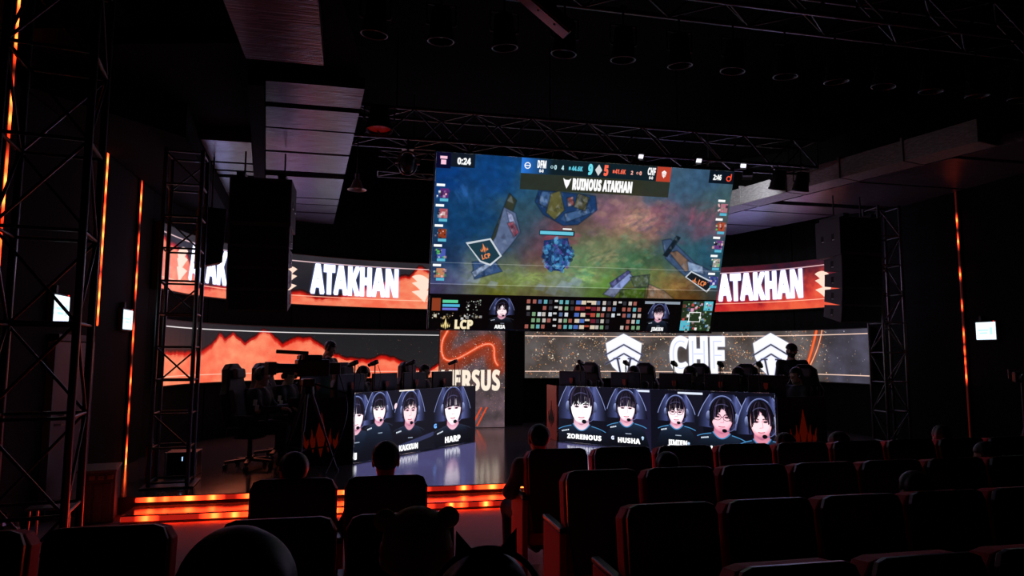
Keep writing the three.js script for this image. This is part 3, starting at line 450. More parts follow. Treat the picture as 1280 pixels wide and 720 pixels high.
  rock([[0.235, 0.2], [0.26, 0.24], [0.22, 0.5], [0.18, 0.5]], '#33382c'); rock([[0.22, 0.28], [0.26, 0.31], [0.28, 0.42], [0.25, 0.5], [0.18, 0.66], [0.13, 0.66], [0.2, 0.45]], '#5a6a8c'); rock([[0.23, 0.3], [0.25, 0.32], [0.27, 0.4], [0.25, 0.42]], '#98a0c8'); rock([[0.235, 0.37], [0.255, 0.36], [0.275, 0.42], [0.26, 0.45]], '#a04a5a'); rock([[0.13, 0.6], [0.2, 0.58], [0.23, 0.65], [0.14, 0.7]], '#34507c'); rock([[0.13, 0.66], [0.18, 0.6], [0.19, 0.62], [0.14, 0.69]], '#90a4c4');
  rock([[0.77, 0.43], [0.8, 0.42], [0.9, 0.56], [0.98, 0.62], [0.96, 0.73], [0.88, 0.66], [0.79, 0.54]], '#3c5272'); rock([[0.8, 0.5], [0.83, 0.49], [0.9, 0.58], [0.87, 0.62]], '#7a6050'); rock([[0.87, 0.55], [0.93, 0.58], [0.94, 0.63], [0.88, 0.61]], '#8098bc'); rock([[0.78, 0.52], [0.82, 0.4], [0.835, 0.41], [0.795, 0.53]], '#142028');
  rock([[0.58, 0.77], [0.66, 0.62], [0.68, 0.66], [0.62, 0.79]], '#8a9ad0'); rock([[0.6, 0.7], [0.66, 0.62], [0.67, 0.63], [0.61, 0.73]], '#4a4a80'); rock([[0.67, 0.66], [0.74, 0.64], [0.74, 0.72], [0.69, 0.72]], '#4c5a40'); rock([[0.74, 0.7], [0.8, 0.74], [0.84, 0.79], [0.74, 0.79]], '#b08a70'); rock([[0.64, 0.74], [0.73, 0.72], [0.73, 0.79], [0.64, 0.79]], '#4a7020');
  { const im = sc.getImageData(0, 0, 400, 225), d = im.data; for (let y = 0; y < 225; y++) for (let x = 0; x < 400; x++) { const n = 0.98 + 0.12 * fbm(x / 14, y / 14, 3), q = (y * 400 + x) * 4; for (let k = 0; k < 3; k++) d[q + k] = Math.max(0, Math.min(255, d[q + k] * n)); } sc.putImageData(im, 0, 0); }
  c.drawImage(s, 0, 0, w, h);
  const U = (u) => u * w, Y = (v) => v * h;
  const blob = (pts, col, a = 1) => { c.globalAlpha = a; c.fillStyle = col; c.beginPath(); pts.forEach(([u, v], i) => c[i ? 'lineTo' : 'moveTo'](U(u), Y(v))); c.closePath(); c.fill(); c.globalAlpha = 1; };
  // a plain dark stand-in for the creature in the middle, with its bar
  blob([[0.36, 0.46], [0.44, 0.44], [0.46, 0.56], [0.43, 0.64], [0.38, 0.63], [0.36, 0.55]], '#1c3260'); blob([[0.385, 0.46], [0.42, 0.46], [0.42, 0.56], [0.39, 0.56]], '#2c5a80'); for (let i = 0; i < 240; i++) { const a = rnd() * 6.28, r = Math.sqrt(rnd()); c.globalAlpha = 0.3 + 0.4 * rnd(); c.fillStyle = ['#3a8ac0', '#24508c', '#5a3a90', '#10203c', '#182c50', '#60b0e0'][Math.floor(rnd() * 6)]; c.beginPath(); c.ellipse(U(0.41 + 0.05 * r * Math.cos(a)), Y(0.545 + 0.1 * r * Math.sin(a)), 4 + 12 * rnd(), 4 + 9 * rnd(), rnd() * 3, 0, 7); c.fill(); } c.globalAlpha = 1;
  c.fillStyle = '#0a2030'; c.fillRect(U(0.343), Y(0.4), U(0.118), Y(0.03)); c.fillStyle = '#66c4dc'; c.fillRect(U(0.345), Y(0.405), U(0.112), Y(0.02)); c.fillStyle = '#fff'; c.fillRect(U(0.42), Y(0.385), U(0.03), Y(0.008));
  // banners with the league's mark
  blob([[0.105, 0.49], [0.185, 0.46], [0.225, 0.56], [0.19, 0.62], [0.155, 0.6]], '#c8d0d8'); blob([[0.113, 0.5], [0.182, 0.47], [0.218, 0.56], [0.188, 0.608], [0.157, 0.59]], '#1c3a48'); c.save(); c.translate(U(0.168), Y(0.535)); c.rotate(-0.3); drawEmblem(c, 0, -16, 22, '#f08a50'); words(c, 'LCP', -24, 16, 48, 24, '#f08a50', 0.05); c.restore();
  blob([[0.87, 0.65], [0.89, 0.61], [0.985, 0.68], [0.96, 0.745]], '#c8d0d8'); blob([[0.876, 0.65], [0.892, 0.62], [0.978, 0.685], [0.957, 0.733]], '#161c22'); c.save(); c.translate(U(0.927), Y(0.68)); c.rotate(0.32); drawEmblem(c, -32, 0, 16, '#f08a50'); words(c, 'LCP', -10, -13, 52, 26, '#f08a50', 0.05); c.restore();
  c.globalAlpha = 0.3; c.fillStyle = '#ffffff'; c.fillRect(0, Y(0.607), w, 3); c.fillRect(0, Y(0.73), w, 3); c.globalAlpha = 1; c.globalAlpha = 0.28; c.fillStyle = '#201800'; c.fillRect(0, Y(0.735), w, Y(0.06)); c.globalAlpha = 1;
  // score bar and clock
  c.fillStyle = '#101418'; c.globalAlpha = 0.85; c.fillRect(0, 0, U(0.12), Y(0.075)); c.globalAlpha = 1; c.fillStyle = '#0a0a2a'; c.fillRect(0, 0, U(0.045), Y(0.085)); c.fillStyle = '#ffc8e0'; c.fillRect(U(0.012), Y(0.02), U(0.022), Y(0.015)); c.fillRect(U(0.015), Y(0.04), U(0.016), Y(0.025)); words(c, '0:24', U(0.065), Y(0.025), U(0.042), Y(0.034), '#fff', 0.06);
  c.fillStyle = '#102028'; c.fillRect(U(0.267), 0, U(0.505), Y(0.085)); c.fillStyle = '#2a2c1e'; c.globalAlpha = 0.85; c.fillRect(U(0.267), Y(0.085), U(0.505), Y(0.09)); c.globalAlpha = 1;
  const bl = c.createLinearGradient(U(0.267), 0, U(0.37), 0); bl.addColorStop(0, '#2a7ae0'); bl.addColorStop(1, '#102028'); c.fillStyle = bl; c.fillRect(U(0.267), 0, U(0.12), Y(0.085)); c.fillStyle = '#b8402c'; c.fillRect(U(0.722), 0, U(0.05), Y(0.085));
  c.strokeStyle = '#fff'; c.lineWidth = 5; c.beginPath(); c.arc(U(0.287), Y(0.042), 14, 0, 7); c.stroke(); c.beginPath(); c.moveTo(U(0.277), Y(0.042)); c.lineTo(U(0.297), Y(0.042)); c.stroke();
  for (const [q, x, y, ww, hh, col, wt] of [['DFM', 0.318, 0.012, 0.03, 0.038, '#fff', 0.08], ['0-0', 0.326, 0.058, 0.014, 0.017, '#fff', 0.05], ['0', 0.374, 0.03, 0.008, 0.024, '#bfe8f0', 0.05], ['4', 0.398, 0.03, 0.008, 0.024, '#bfe8f0', 0.05], ['44.6K', 0.432, 0.03, 0.036, 0.024, '#5fc8e0', 0.06], ['9', 0.487, 0.014, 0.015, 0.055, '#6fe0f0', 0.1], ['5', 0.54, 0.014, 0.015, 0.055, '#ff6a50', 0.1], ['41.6K', 0.578, 0.032, 0.036, 0.024, '#ff6a50', 0.06], ['2', 0.632, 0.034, 0.008, 0.022, '#ffb0a0', 0.05], ['0', 0.662, 0.034, 0.008, 0.022, '#ffb0a0', 0.05], ['CHF', 0.69, 0.012, 0.028, 0.038, '#fff', 0.08], ['0-0', 0.697, 0.058, 0.014, 0.017, '#fff', 0.05]]) words(c, q, U(x), Y(y), U(ww), Y(hh), col, wt);
  c.lineWidth = 3; c.strokeStyle = '#bfe8f0'; c.beginPath(); c.arc(U(0.366), Y(0.042), 6, 0, 7); c.stroke(); c.fillStyle = '#5fc8e0'; c.fillRect(U(0.422), Y(0.034), 10, 16); c.fillStyle = '#ff6a50'; c.fillRect(U(0.57), Y(0.036), 10, 16); c.strokeStyle = '#ffb0a0'; c.beginPath(); c.arc(U(0.655), Y(0.045), 5, 0, 7); c.stroke();
  drawShield(c, U(0.748), Y(0.042), 14, 20, '#fff', '#b8402c'); c.fillStyle = '#d8d8d8'; c.beginPath(); c.moveTo(U(0.522), Y(0.01)); c.lineTo(U(0.534), Y(0.042)); c.lineTo(U(0.522), Y(0.075)); c.lineTo(U(0.51), Y(0.042)); c.fill();
  c.fillStyle = '#fff'; poly(c, [[-1, 0.9], [-0.4, 0.6], [0.4, 0.6], [1, 0.9], [0.5, -0.2], [0, -0.9], [-0.5, -0.2]], U(0.42), Y(0.128), 22, 30); words(c, 'RUINOUS ATAKHAN', U(0.438), Y(0.1), U(0.205), Y(0.058), '#ffffff', 0.11);
  c.fillStyle = '#0a1420'; c.fillRect(U(0.91), 0, U(0.09), Y(0.075)); words(c, '2:46', U(0.925), Y(0.024), U(0.03), Y(0.03), '#fff', 0.06); c.strokeStyle = '#ff5030'; c.lineWidth = 6; c.beginPath(); c.arc(U(0.982), Y(0.044), 12, 0, 7); c.stroke(); c.beginPath(); c.moveTo(U(0.99), Y(0.015)); c.lineTo(U(0.99), Y(0.05)); c.stroke();
  // tiles for the two teams' players
  for (const [x, cols] of [[0.005, ['#5a2a70', '#a8505a', '#8a3a20', '#4a5ab0', '#c08060']], [0.955, ['#b07080', '#a84a30', '#6a3a80', '#a09a90', '#3a3a90']]]) cols.forEach((q, i) => { const y = 0.17 + i * 0.112; c.fillStyle = '#fff'; c.fillRect(U(x), Y(y), U(0.026), Y(0.014)); c.fillStyle = q; c.fillRect(U(x + 0.012), Y(y + 0.024), U(0.026), Y(0.052)); sparks(c, 14, U(x), U(x + 0.036), Y(y + 0.024), Y(y + 0.07), ['#fff', q, '#201828', '#e8b0b0', '#50c060'], 16); c.fillStyle = '#5ab4d0'; c.fillRect(U(x + 0.012), Y(y + 0.08), U(0.026), Y(0.016)); });
  // the black panel under the picture
  c.fillStyle = '#040405'; c.fillRect(0, Y(0.79), w, h);
  c.fillStyle = '#8a3a20'; c.fillRect(U(0.008), Y(0.815), U(0.028), Y(0.075)); c.fillStyle = '#5ad0a0'; c.fillRect(U(0.042), Y(0.825), U(0.05), Y(0.018)); c.fillStyle = '#50b0d8'; c.fillRect(U(0.042), Y(0.85), U(0.056), Y(0.016)); c.fillStyle = '#6a70d0'; c.fillRect(U(0.042), Y(0.872), U(0.05), Y(0.014));
  sparks(c, 34, U(0.115), U(0.165), Y(0.82), Y(0.88), ['#c8d8c0', '#fff'], 9); sparks(c, 40, U(0.01), U(0.165), Y(0.9), Y(0.93), ['#e8e0c8', '#c0a070', '#fff'], 14);
  drawEmblem(c, U(0.055), Y(0.966), 26, '#f0d890'); words(c, 'LCP', U(0.083), Y(0.944), U(0.062), Y(0.05), '#f8e8c0', 0.08);
  const pic = (x, y, ww, hh, f) => { c.save(); c.beginPath(); c.rect(U(x), Y(y), U(ww), Y(hh)); c.clip(); c.translate(0, Y(y)); f(Y(hh)); c.restore(); };
  pic(0.18, 0.79, 0.12, 0.21, (S) => { portrait(c, U(0.238), S, { w: 0.36, cyy: 0.4, hair: 2, lit: '#fff0f4', jersey: '#08080a', trim: '#303038' }); words(c, 'ARIA', U(0.217), S * 0.86, U(0.035), S * 0.1, '#fff', 0.08); });
  pic(0.735, 0.79, 0.13, 0.21, (S) => { c.fillStyle = '#8f9aa8'; c.fillRect(U(0.735), S * 0.08, U(0.13), S * 0.08); portrait(c, U(0.79), S, { w: 0.34, cyy: 0.44, hair: 0, glasses: true, lit: '#f4d4da', jersey: '#0a1016', trim: '#303848' }); words(c, 'JIMIEN', U(0.77), S * 0.87, U(0.044), S * 0.1, '#fff', 0.08); });
  for (let r = 0; r < 5; r++) for (let k = 0; k < 22; k++) { const x = 0.318 + k * 0.0187 + 0.004 * rnd(), y = 0.812 + r * 0.038; if (rnd() < 0.12) continue; const mid = Math.abs(k - 10.5) < 2; c.fillStyle = mid ? ['#b04a38', '#4a6ab8', '#d8c8b0', '#702030'][Math.floor(rnd() * 4)] : k % 6 === 5 ? '#c8c8c8' : ['#60a8b0', '#a05a50', '#c0b8b0', '#506890', '#78a078', '#d0d8e0', '#303038'][Math.floor(rnd() * 7)]; c.fillRect(U(x), Y(y), U(mid ? 0.017 : 0.012), Y(k % 6 === 5 ? 0.012 : 0.024)); }
  // round-cornered map of the arena in miniature
  c.fillStyle = '#22321e'; c.fillRect(U(0.875), Y(0.8), U(0.115), Y(0.19)); c.fillStyle = '#58b8cc'; c.fillRect(U(0.875), Y(0.925), U(0.036), Y(0.065)); c.fillRect(U(0.956), Y(0.8), U(0.034), Y(0.06)); sparks(c, 90, U(0.876), U(0.985), Y(0.805), Y(0.985), ['#ffffff', '#e0a0c0', '#304a7a', '#a0d0a0', '#203a1a', '#d04a50', '#80b0d8'], 20); c.strokeStyle = '#fff'; c.lineWidth = 4; c.strokeRect(U(0.905), Y(0.872), U(0.042), Y(0.06));
});
{
  const Wm = 4.505, Hm = Wm * 9 / 16, tilt = R(18.64);
  const t = thing('hanging_screen', 'big tilted video screen hanging above the stage showing a game map', 'screen', [3.195, 3.27, -9.55]);
  const q = new THREE.Group(); q.name = 'panel'; t.add(q); q.rotation.x = tilt;
  mesh('screen_face', rb(Wm, Hm, 0.02, 0.003, 0, 0, 0), glow(mainTex, 1), q);
  mesh('screen_cabinet', rb(Wm + 0.03, Hm + 0.05, 0.1, 0.01, 0, 0, -0.062), M.black, q);
  for (const x of [-1.9, -0.65, 0.65, 1.9]) mesh('rear_rib', bx(0.06, Hm, 0.08, x, 0, -0.15), M.truss, q);
  for (const x of [-1.8, -0.6, 0.6, 1.8]) { rod('hanging_wire', [x, 1.2 * Math.cos(tilt), 1.15 * Math.sin(tilt) - 0.06], [x, 1.33, 0.46], 0.008, M.truss, t); }
  t.updateMatrixWorld(true);
  const n = V(0, -Math.sin(tilt), Math.cos(tilt)), p = V(0, 0, 0.02).applyMatrix4(q.matrixWorld);
  areaLight('hanging_screen_glow', 4.4, 1.9, 0x7f9ab0, 0.12, [0, 0.25, 0.02], [p.x + n.x, p.y + 0.25 + n.y * 1, p.z + n.z], q);
}
// ---------------------------------------------------------------- trusses
// box truss from a to b (axis), side s; every chord and brace is a part
function truss(name, label, a, b, s, bays, group, up = [0, 1, 0], rC = 0.024, rB = 0.012) {
  const A = V(...a), B = V(...b), d = B.clone().sub(A), L = d.length(); d.normalize();
  const u = V(...up), w = new THREE.Vector3().crossVectors(d, u).normalize(); u.crossVectors(w, d).normalize();
  const t = thing(name, label, 'truss', a, 0, group), h = s / 2;
  const P = (k, p, q) => d.clone().multiplyScalar(k * L).addScaledVector(u, p * h).addScaledVector(w, q * h).toArray();
  const cor = [[1, 1], [1, -1], [-1, -1], [-1, 1]];
  for (const [p, q] of cor) rod('chord', P(0, p, q), P(1, p, q), rC, M.truss, t);
  for (let i = 0; i < 4; i++) {
    const c0 = cor[i], c1 = cor[(i + 1) % 4];
    for (let k = 0; k < bays; k++) { const z = (k + i) % 2; rod('brace', P(k / bays, ...(z ? c1 : c0)), P((k + 1) / bays, ...(z ? c0 : c1)), rB, M.truss, t); }
    for (const k of [0, 1]) rod('end_bar', P(k, ...c0), P(k, ...c1), rB, M.truss, t);
  }
  return t;
}
const mainTruss = truss('overhead_truss', 'long box truss that carries the big tilted screen', [-0.2, 4.82, -9.3], [6.85, 4.82, -9.3], 0.42, 17);
for (const x of [0.4, 2.6, 4.6, 6.6]) rod('hanging_rod', [x + 0.2, 0.2, 0], [x + 0.2, 1.38, 0], 0.012, M.truss, mainTruss);
const frontTruss = truss('overhead_truss', 'box truss with a row of spotlights above the seats', [-0.6, 5.05, -5.5], [8.6, 5.05, -5.5], 0.36, 22);
for (const x of [0.6, 4.0, 8.0]) rod('hanging_rod', [x, 0.18, 0], [x, 1.15, 0], 0.012, M.truss, frontTruss);
const backTruss = truss('overhead_truss', 'box truss behind the big tilted screen', [0.2, 4.95, -11.6], [6.2, 4.95, -11.6], 0.36, 14);
for (const x of [0.6, 5.4]) rod('hanging_rod', [x, 0.18, 0], [x, 1.25, 0], 0.012, M.truss, backTruss);

// upright towers with rungs, on base plates
function tower(label, x, z, y0, y1, s, bays, turn, ladder = false) {
  const t = thing('truss_tower', label, 'truss tower', [x, y0, z], turn), h = s / 2, H = y1 - y0;
  mesh('base_plate', rb(s + 0.16, 0.02, s + 0.16, 0.008, 0, 0.011, 0), M.truss, t);
  const cor = [[1, 1], [1, -1], [-1, -1], [-1, 1]];
  for (const [p, q] of cor) rod('upright', [p * h, 0.02, q * h], [p * h, H, q * h], 0.026, M.truss, t);
  for (let i = 0; i < 4; i++) {
    const [p, q] = cor[i], [a, b] = cor[(i + 1) % 4];
    for (let k = 0; k < bays; k++) { const ya = 0.06 + k * (H - 0.1) / bays, yb = ya + (H - 0.1) / bays; rod('rung', [p * h, ya, q * h], [a * h, ya, b * h], 0.013, M.truss, t); const z2 = (k + i) % 2; if (!ladder || (i % 2 && k % 2)) rod('brace', z2 ? [p * h, ya, q * h] : [a * h, ya, b * h], z2 ? [a * h, yb, b * h] : [p * h, yb, q * h], 0.011, M.truss, t); }
    rod('rung', [p * h, H - 0.03, q * h], [a * h, H - 0.03, b * h], 0.013, M.truss, t);
  }
  return t;
}
tower('lattice truss tower on the stage in front of the left band screen', -2.12, -8.78, STAGE, 4.12, 0.4, 10, R(4), true);
tower('big lattice truss tower beside the left wall near the seats', -2.1, -5.15, 0, 5.6, 0.5, 9, R(10));
tower('lattice truss tower beside the right end of the CHF band screen', 9.05, -10.35, STAGE, 4.35, 0.4, 8, R(-6));

// ---------------------------------------------------------------- lamps on the trusses
function parCan(label, x, y, z, tiltX, tiltZ, lens, group, r = 0.11, hang = 0.34) {
  const t = thing('spotlight', label, 'spotlight', [x, y, z], 0, group);
  const body = lathe([[0.02, 0.17], [r * 0.75, 0.16], [r * 0.82, 0.05], [r, -0.09], [r * 1.06, -0.1], [r * 1.06, -0.125], [r * 0.96, -0.125], [r * 0.94, -0.1], [r * 0.8, 0.0], [0.01, 0.02]], 24);
  const b = mesh('lamp_body', place(body, 0, 0, 0, tiltX, 0, tiltZ), M.plastic, t);
  mesh('rim', place(new THREE.TorusGeometry(r * 1.02, 0.007, 8, 28).rotateX(Math.PI / 2).translate(0, -0.122, 0), 0, 0, 0, tiltX, 0, tiltZ), M.truss, t);
  mesh('lens', place(cy(r * 0.88, r * 0.88, 0.01, 0, -0.085, 0, 0, 0, 0, 24), 0, 0, 0, tiltX, 0, tiltZ), lens || M.glassDark, t);
  mesh('yoke', [bar([r * 1.15, 0.02, 0], [r * 1.15, 0.2, 0], 0.008), bar([-r * 1.15, 0.02, 0], [-r * 1.15, 0.2, 0], 0.008), bar([-r * 1.15, 0.2, 0], [r * 1.15, 0.2, 0], 0.008), bar([r * 0.9, 0.02, 0], [r * 1.15, 0.02, 0], 0.012), bar([-r * 0.9, 0.02, 0], [-r * 1.15, 0.02, 0], 0.012)], M.truss, t);
  mesh('clamp', [bar([0, 0.2, 0], [0, hang, 0], 0.01), bx(0.06, 0.05, 0.06, 0, hang, 0)], M.truss, t);
  return t;
}
for (let i = 0; i < 13; i++) parCan(`black spotlight, ${ord[i]} in the row above the seats from the boarded left ceiling`, 0.05 + i * 0.56, 4.53, -5.68, R(6), R(i % 3 - 1) * 4, null, 'spotlights above the seats', 0.11, 0.36);
parCan('round spotlight with a red lens at the left end of the screen truss', 0.16, 4.78, -9.0, R(-4), 0, lamp(0xc01818, 0.12), null, 0.17, 0.2);
{ // the round head in a ring-shaped yoke left of the big screen
  const t = thing('moving_light', 'round moving light in a ring yoke left of the big screen', 'spotlight', [0.55, 4.27, -9.09]);
  mesh('yoke', [place(new THREE.TorusGeometry(0.125, 0.012, 8, 30).scale(1, 1.3, 1), 0, 0, 0, 0, 0, 0)], M.metal, t);
  mesh('lamp_head', place(lathe([[0.001, -0.14], [0.06, -0.13], [0.1, -0.02], [0.095, 0.09], [0.05, 0.13], [0.001, 0.13]], 20), 0, -0.02, 0, R(35), 0, 0), M.plastic, t);
  mesh('lens', place(cy(0.055, 0.055, 0.01, 0, -0.14, 0), 0, -0.02, 0, R(35), 0, 0), M.glassDark, t);
  mesh('side_knob', [cy(0.02, 0.02, 0.05, 0.14, 0, 0, 0, 0, Math.PI / 2), cy(0.02, 0.02, 0.05, -0.14, 0, 0, 0, 0, Math.PI / 2)], M.metal, t);
  mesh('clamp', [bx(0.16, 0.04, 0.1, 0, 0.2, 0), bar([0, 0.16, 0], [0, 0.33, 0], 0.014)], M.truss, t);
}
{ // a work lamp with a metal shade hung on a thin pole
  const t = thing('work_lamp', 'grey cone-shaded work lamp on a thin pole left of the big screen', 'lamp', [-0.11, 3.93, -9.36]);
  mesh('shade', lathe([[0.03, 0.13], [0.05, 0.13], [0.085, 0.03], [0.13, 0.0], [0.128, -0.006], [0.08, 0.02], [0.045, 0.12]], 24), std(0.5, 0.5, 0.48, 0.4, 0.7), t);
  mesh('socket', cy(0.028, 0.028, 0.1, 0, 0.17, 0), M.metal, t);
  mesh('bulb', new THREE.SphereGeometry(0.035, 12, 8).translate(0, 0.05, 0), M.white, t);
  mesh('pole', [bar([0, 0.2, 0], [0, 0.72, 0], 0.01), bar([0, 0.72, 0], [0.12, 0.76, 0], 0.01)], M.truss, t);
}
{ // the slim bar lamp hanging askew above the seats
  const t = thing('bar_lamp', 'slim metal bar lamp hanging askew under the spotlight row', 'lamp', [1.42, 4.62, -5.4], R(8));
  const g = new THREE.Group(); g.name = 'bar'; g.rotation.z = R(-33); t.add(g);
  mesh('housing', rb(0.62, 0.1, 0.16, 0.015, 0, 0.05, 0), M.plastic, g);
  mesh('face', rb(0.6, 0.012, 0.12, 0.004, 0, -0.006, 0), std(0.55, 0.52, 0.6, 0.35, 0.5), g);
  for (const x of [-0.2, -0.02, 0.16]) mesh('screw', cy(0.01, 0.01, 0.006, x, -0.014, 0.02), M.black, g);
  for (const x of [-0.15, 0.15]) rod('hanger', [x, 0.06 - x * 0.6, 0], [x, 0.28, 0], 0.008, M.truss, t);
}
// small bright-faced lamps clamped to the screen truss, turned back towards the right-hand ceiling
function rigLamp(label, x, y, z, dir, k) {
  const t = thing('rig_lamp', label, 'lamp', [x, y, z]);
  const q = new THREE.Quaternion().setFromUnitVectors(V(0, 0, 1), V(...dir).normalize());
  const g = new THREE.Group(); g.name = 'head'; g.quaternion.copy(q); g.scale.setScalar(k < 0.5 ? 0.6 : 1); t.add(g);
  mesh('housing', rb(0.15, 0.11, 0.12, 0.012, 0, 0, -0.065), M.cabinet, g);
  mesh('lens', rb(0.13, 0.09, 0.01, 0.004, 0, 0, 0.0), lamp(0xf4f2ff, 1.6), g);
  mesh('barn_door', [bx(0.15, 0.005, 0.08, 0, 0.065, 0.03, R(-20)), bx(0.15, 0.005, 0.08, 0, -0.065, 0.03, R(20))], M.black, g);
  mesh('clamp', [bar([0, 0, -0.06], [0, 0.14, -0.06], 0.01)], M.truss, t);
  t.updateMatrixWorld(true);
  const l = new THREE.SpotLight(0xf2f0ff, k, 0, R(40), 0.6, 2); l.name = 'rig_lamp_beam'; l.castShadow = true; l.shadow.radius = 2; l.position.set(0, 0, 0.03); g.add(l);
  l.target.position.set(x + dir[0], y + dir[1], z + dir[2]); scene.add(l.target);
}
rigLamp('small lit rig lamp at the right end of the screen truss', 5.9, 4.56, -9.52, [0.55, -0.02, -1], 8);
rigLamp('small lit rig lamp second along the screen truss from the duct', 4.9, 4.56, -9.52, [0.9, 0.05, -1], 1.0);
rigLamp('small lit rig lamp third along the screen truss from the duct', 4.1, 4.56, -9.52, [0.4, 0.2, -1], 0.6);
rigLamp('small lit rig lamp facing the seats above the CHF score', 3.87, 4.55, -8.98, [0.25, -0.5, 1], 0.12);
rigLamp('small lit rig lamp facing the seats above the screen clock', 4.78, 4.55, -8.98, [-0.1, -0.6, 1], 0.12);
rigLamp('small lit rig lamp facing the seats beside the big screen corner', 5.5, 4.52, -8.98, [-0.5, -0.5, 1], 0.12);
for (const [x, z, w] of [[6.15, -9.09, 'second'], [6.55, -9.09, 'first']]) parCan(`black spotlight under the screen truss, ${w} from the air duct`, x, 4.35, z, R(20), 0, null, 'spotlights at the bare truss end', 0.12, 0.27);

// ---------------------------------------------------------------- line arrays
function lineArray(label, x, z, turn) {
  const t = thing('line_array', label, 'loudspeaker', [x, 2.3, z], turn);
  let y = 1.64;
  const cab = (name, w, h, d, taper, tilt, yc, zc) => {
    const g = new THREE.Group(); g.name = name; g.position.set(0, yc, zc); g.rotation.x = tilt; t.add(g);
    const prof = [[d / 2, h / 2], [-d / 2, h / 2 - taper], [-d / 2, -h / 2 + taper], [d / 2, -h / 2]];     // seen from the side
    mesh('shell', extr(prof, w, 0.008).rotateY(-Math.PI / 2).translate(w / 2, 0, 0), M.cabinet, g);
    mesh('grille', rb(w * 0.94, h * 0.88, 0.02, 0.006, 0, 0, d / 2 + 0.012), M.grille, g);
    for (const s of [-1, 1]) for (const hz of (h > 0.4 ? [-0.14, 0.13] : [-0.02])) { mesh('handle_recess', rb(0.012, 0.12, 0.07, 0.005, s * (w / 2 + 0.004), 0, hz), M.grille, g); mesh('handle', bar([s * (w / 2 + 0.014), -0.045, hz], [s * (w / 2 + 0.014), -0.045, hz + 0.05], 0.008), M.metal, g); }
  };
  cab('sub_cabinet', 0.74, 0.6, 0.62, 0.0, 0, 1.33, 0); y = 1.02;
  for (let i = 0; i < 4; i++) { const h = 0.26, tl = R(1 + i * 3); cab('array_cabinet', 0.72, h + 0.004, 0.44, 0.04, tl, y - h / 2, 0.09 - i * i * 0.006); y -= h; }
  mesh('fly_bar', [bx(0.1, 0.05, 0.62, -0.25, 1.68, 0), bx(0.1, 0.05, 0.62, 0.25, 1.68, 0), bx(0.6, 0.05, 0.06, 0, 1.68, 0)], M.truss, t);
  for (const s of [-1, 1]) rod('chain', [s * 0.25, 1.7, 0], [s * 0.25, 2.06 + 0.0, 0], 0.012, M.truss, t);
}
lineArray('black line array loudspeaker hanging in front of the left ribbon', -1.3, -9.35, R(0));
lineArray('dark grey line array loudspeaker hanging at the end of the right ribbon', 7.86, -9.75, R(-2));
{ // side fill hung beside the left array
  const t = thing('side_fill', 'small black loudspeaker hanging between tower and left line array', 'loudspeaker', [-2.05, 2.86, -9.9], R(20));
  mesh('cabinet', extr([[-0.16, 0], [0.13, 0.08], [0.16, 0.8], [-0.16, 0.8]], 0.3, 0.01).translate(0, 0, -0.15), M.black, t);
  mesh('grille', rb(0.26, 0.68, 0.015, 0.005, 0, 0.42, 0.168), M.grille, t);
  rod('hanger', [0, 0.8, 0], [0, 1.55, 0], 0.012, M.truss, t);
}

// ---------------------------------------------------------------- the players' desks
const A2 = [2.015, -12.15], B2 = [-0.056, -10.0], C2 = [3.46, -11.84], D2 = [5.93, -9.04];
const DH = 0.97;                                       // height of the screens on the desk fronts
const deskLeftTex = canvas(1024, 334, (c, w, h) => {
  c.fillStyle = '#0a0b12'; c.fillRect(0, 0, w, h);
  const m = w / 2.98;
  for (const [t, s, o] of [[0.005, 1, { w: 0.34, hair: 1, cyy: 0.33, }], [0.165, 1, { w: 0.31, hair: 0, cyy: 0.27, mic: 1 }], [0.4, 1, { w: 0.38, hair: 3, cyy: 0.33, lit: '#f0d0d4', mid: '#d8a0ae', jersey: '#0a090e', tilt: 0.05 }], [0.775, 1, { w: 0.54, ar: 1.08, hair: 1, cyy: 0.37, jersey: '#090d14' }]]) portrait(c, t * w, h, { trim: '#232838', ...o });
  c.fillStyle = '#343b60'; c.globalAlpha = 0.8; c.beginPath(); c.moveTo(w * 0.2, h * 0.95); c.lineTo(w * 0.3, h * 0.86); c.lineTo(w * 0.6, h * 0.72); c.lineTo(w * 0.6, h * 0.78); c.lineTo(w * 0.34, h); c.fill(); c.globalAlpha = 1;
  c.fillStyle = '#0b0d14'; c.beginPath(); c.moveTo(w * 0.3, h); c.lineTo(w * 0.3, h * 0.93); c.lineTo(w * 0.6, h * 0.79); c.lineTo(w * 0.62, h); c.fill();
  c.fillStyle = '#e8ddd0'; c.fillRect(w * 0.31, h * 0.0, w * 0.12, h * 0.02); words(c, 'KAKKUN', w * 0.315, h * 0.865, w * 0.155, h * 0.085, '#ffffff', 0.07); words(c, 'HARP', w * 0.7, h * 0.85, w * 0.15, h * 0.095, '#ffffff', 0.07); c.fillStyle = '#fff'; c.fillRect(0, h * 0.86, w * 0.016, h * 0.1); words(c, 'G', w * 0.6, h * 0.6, w * 0.028, h * 0.07, '#6fb0ff', 0.06);
  c.fillStyle = '#e8c8d0'; c.beginPath(); c.ellipse(w * 0.285, h * 0.24, 10, 16, 0.4, 0, 7); c.fill();
});
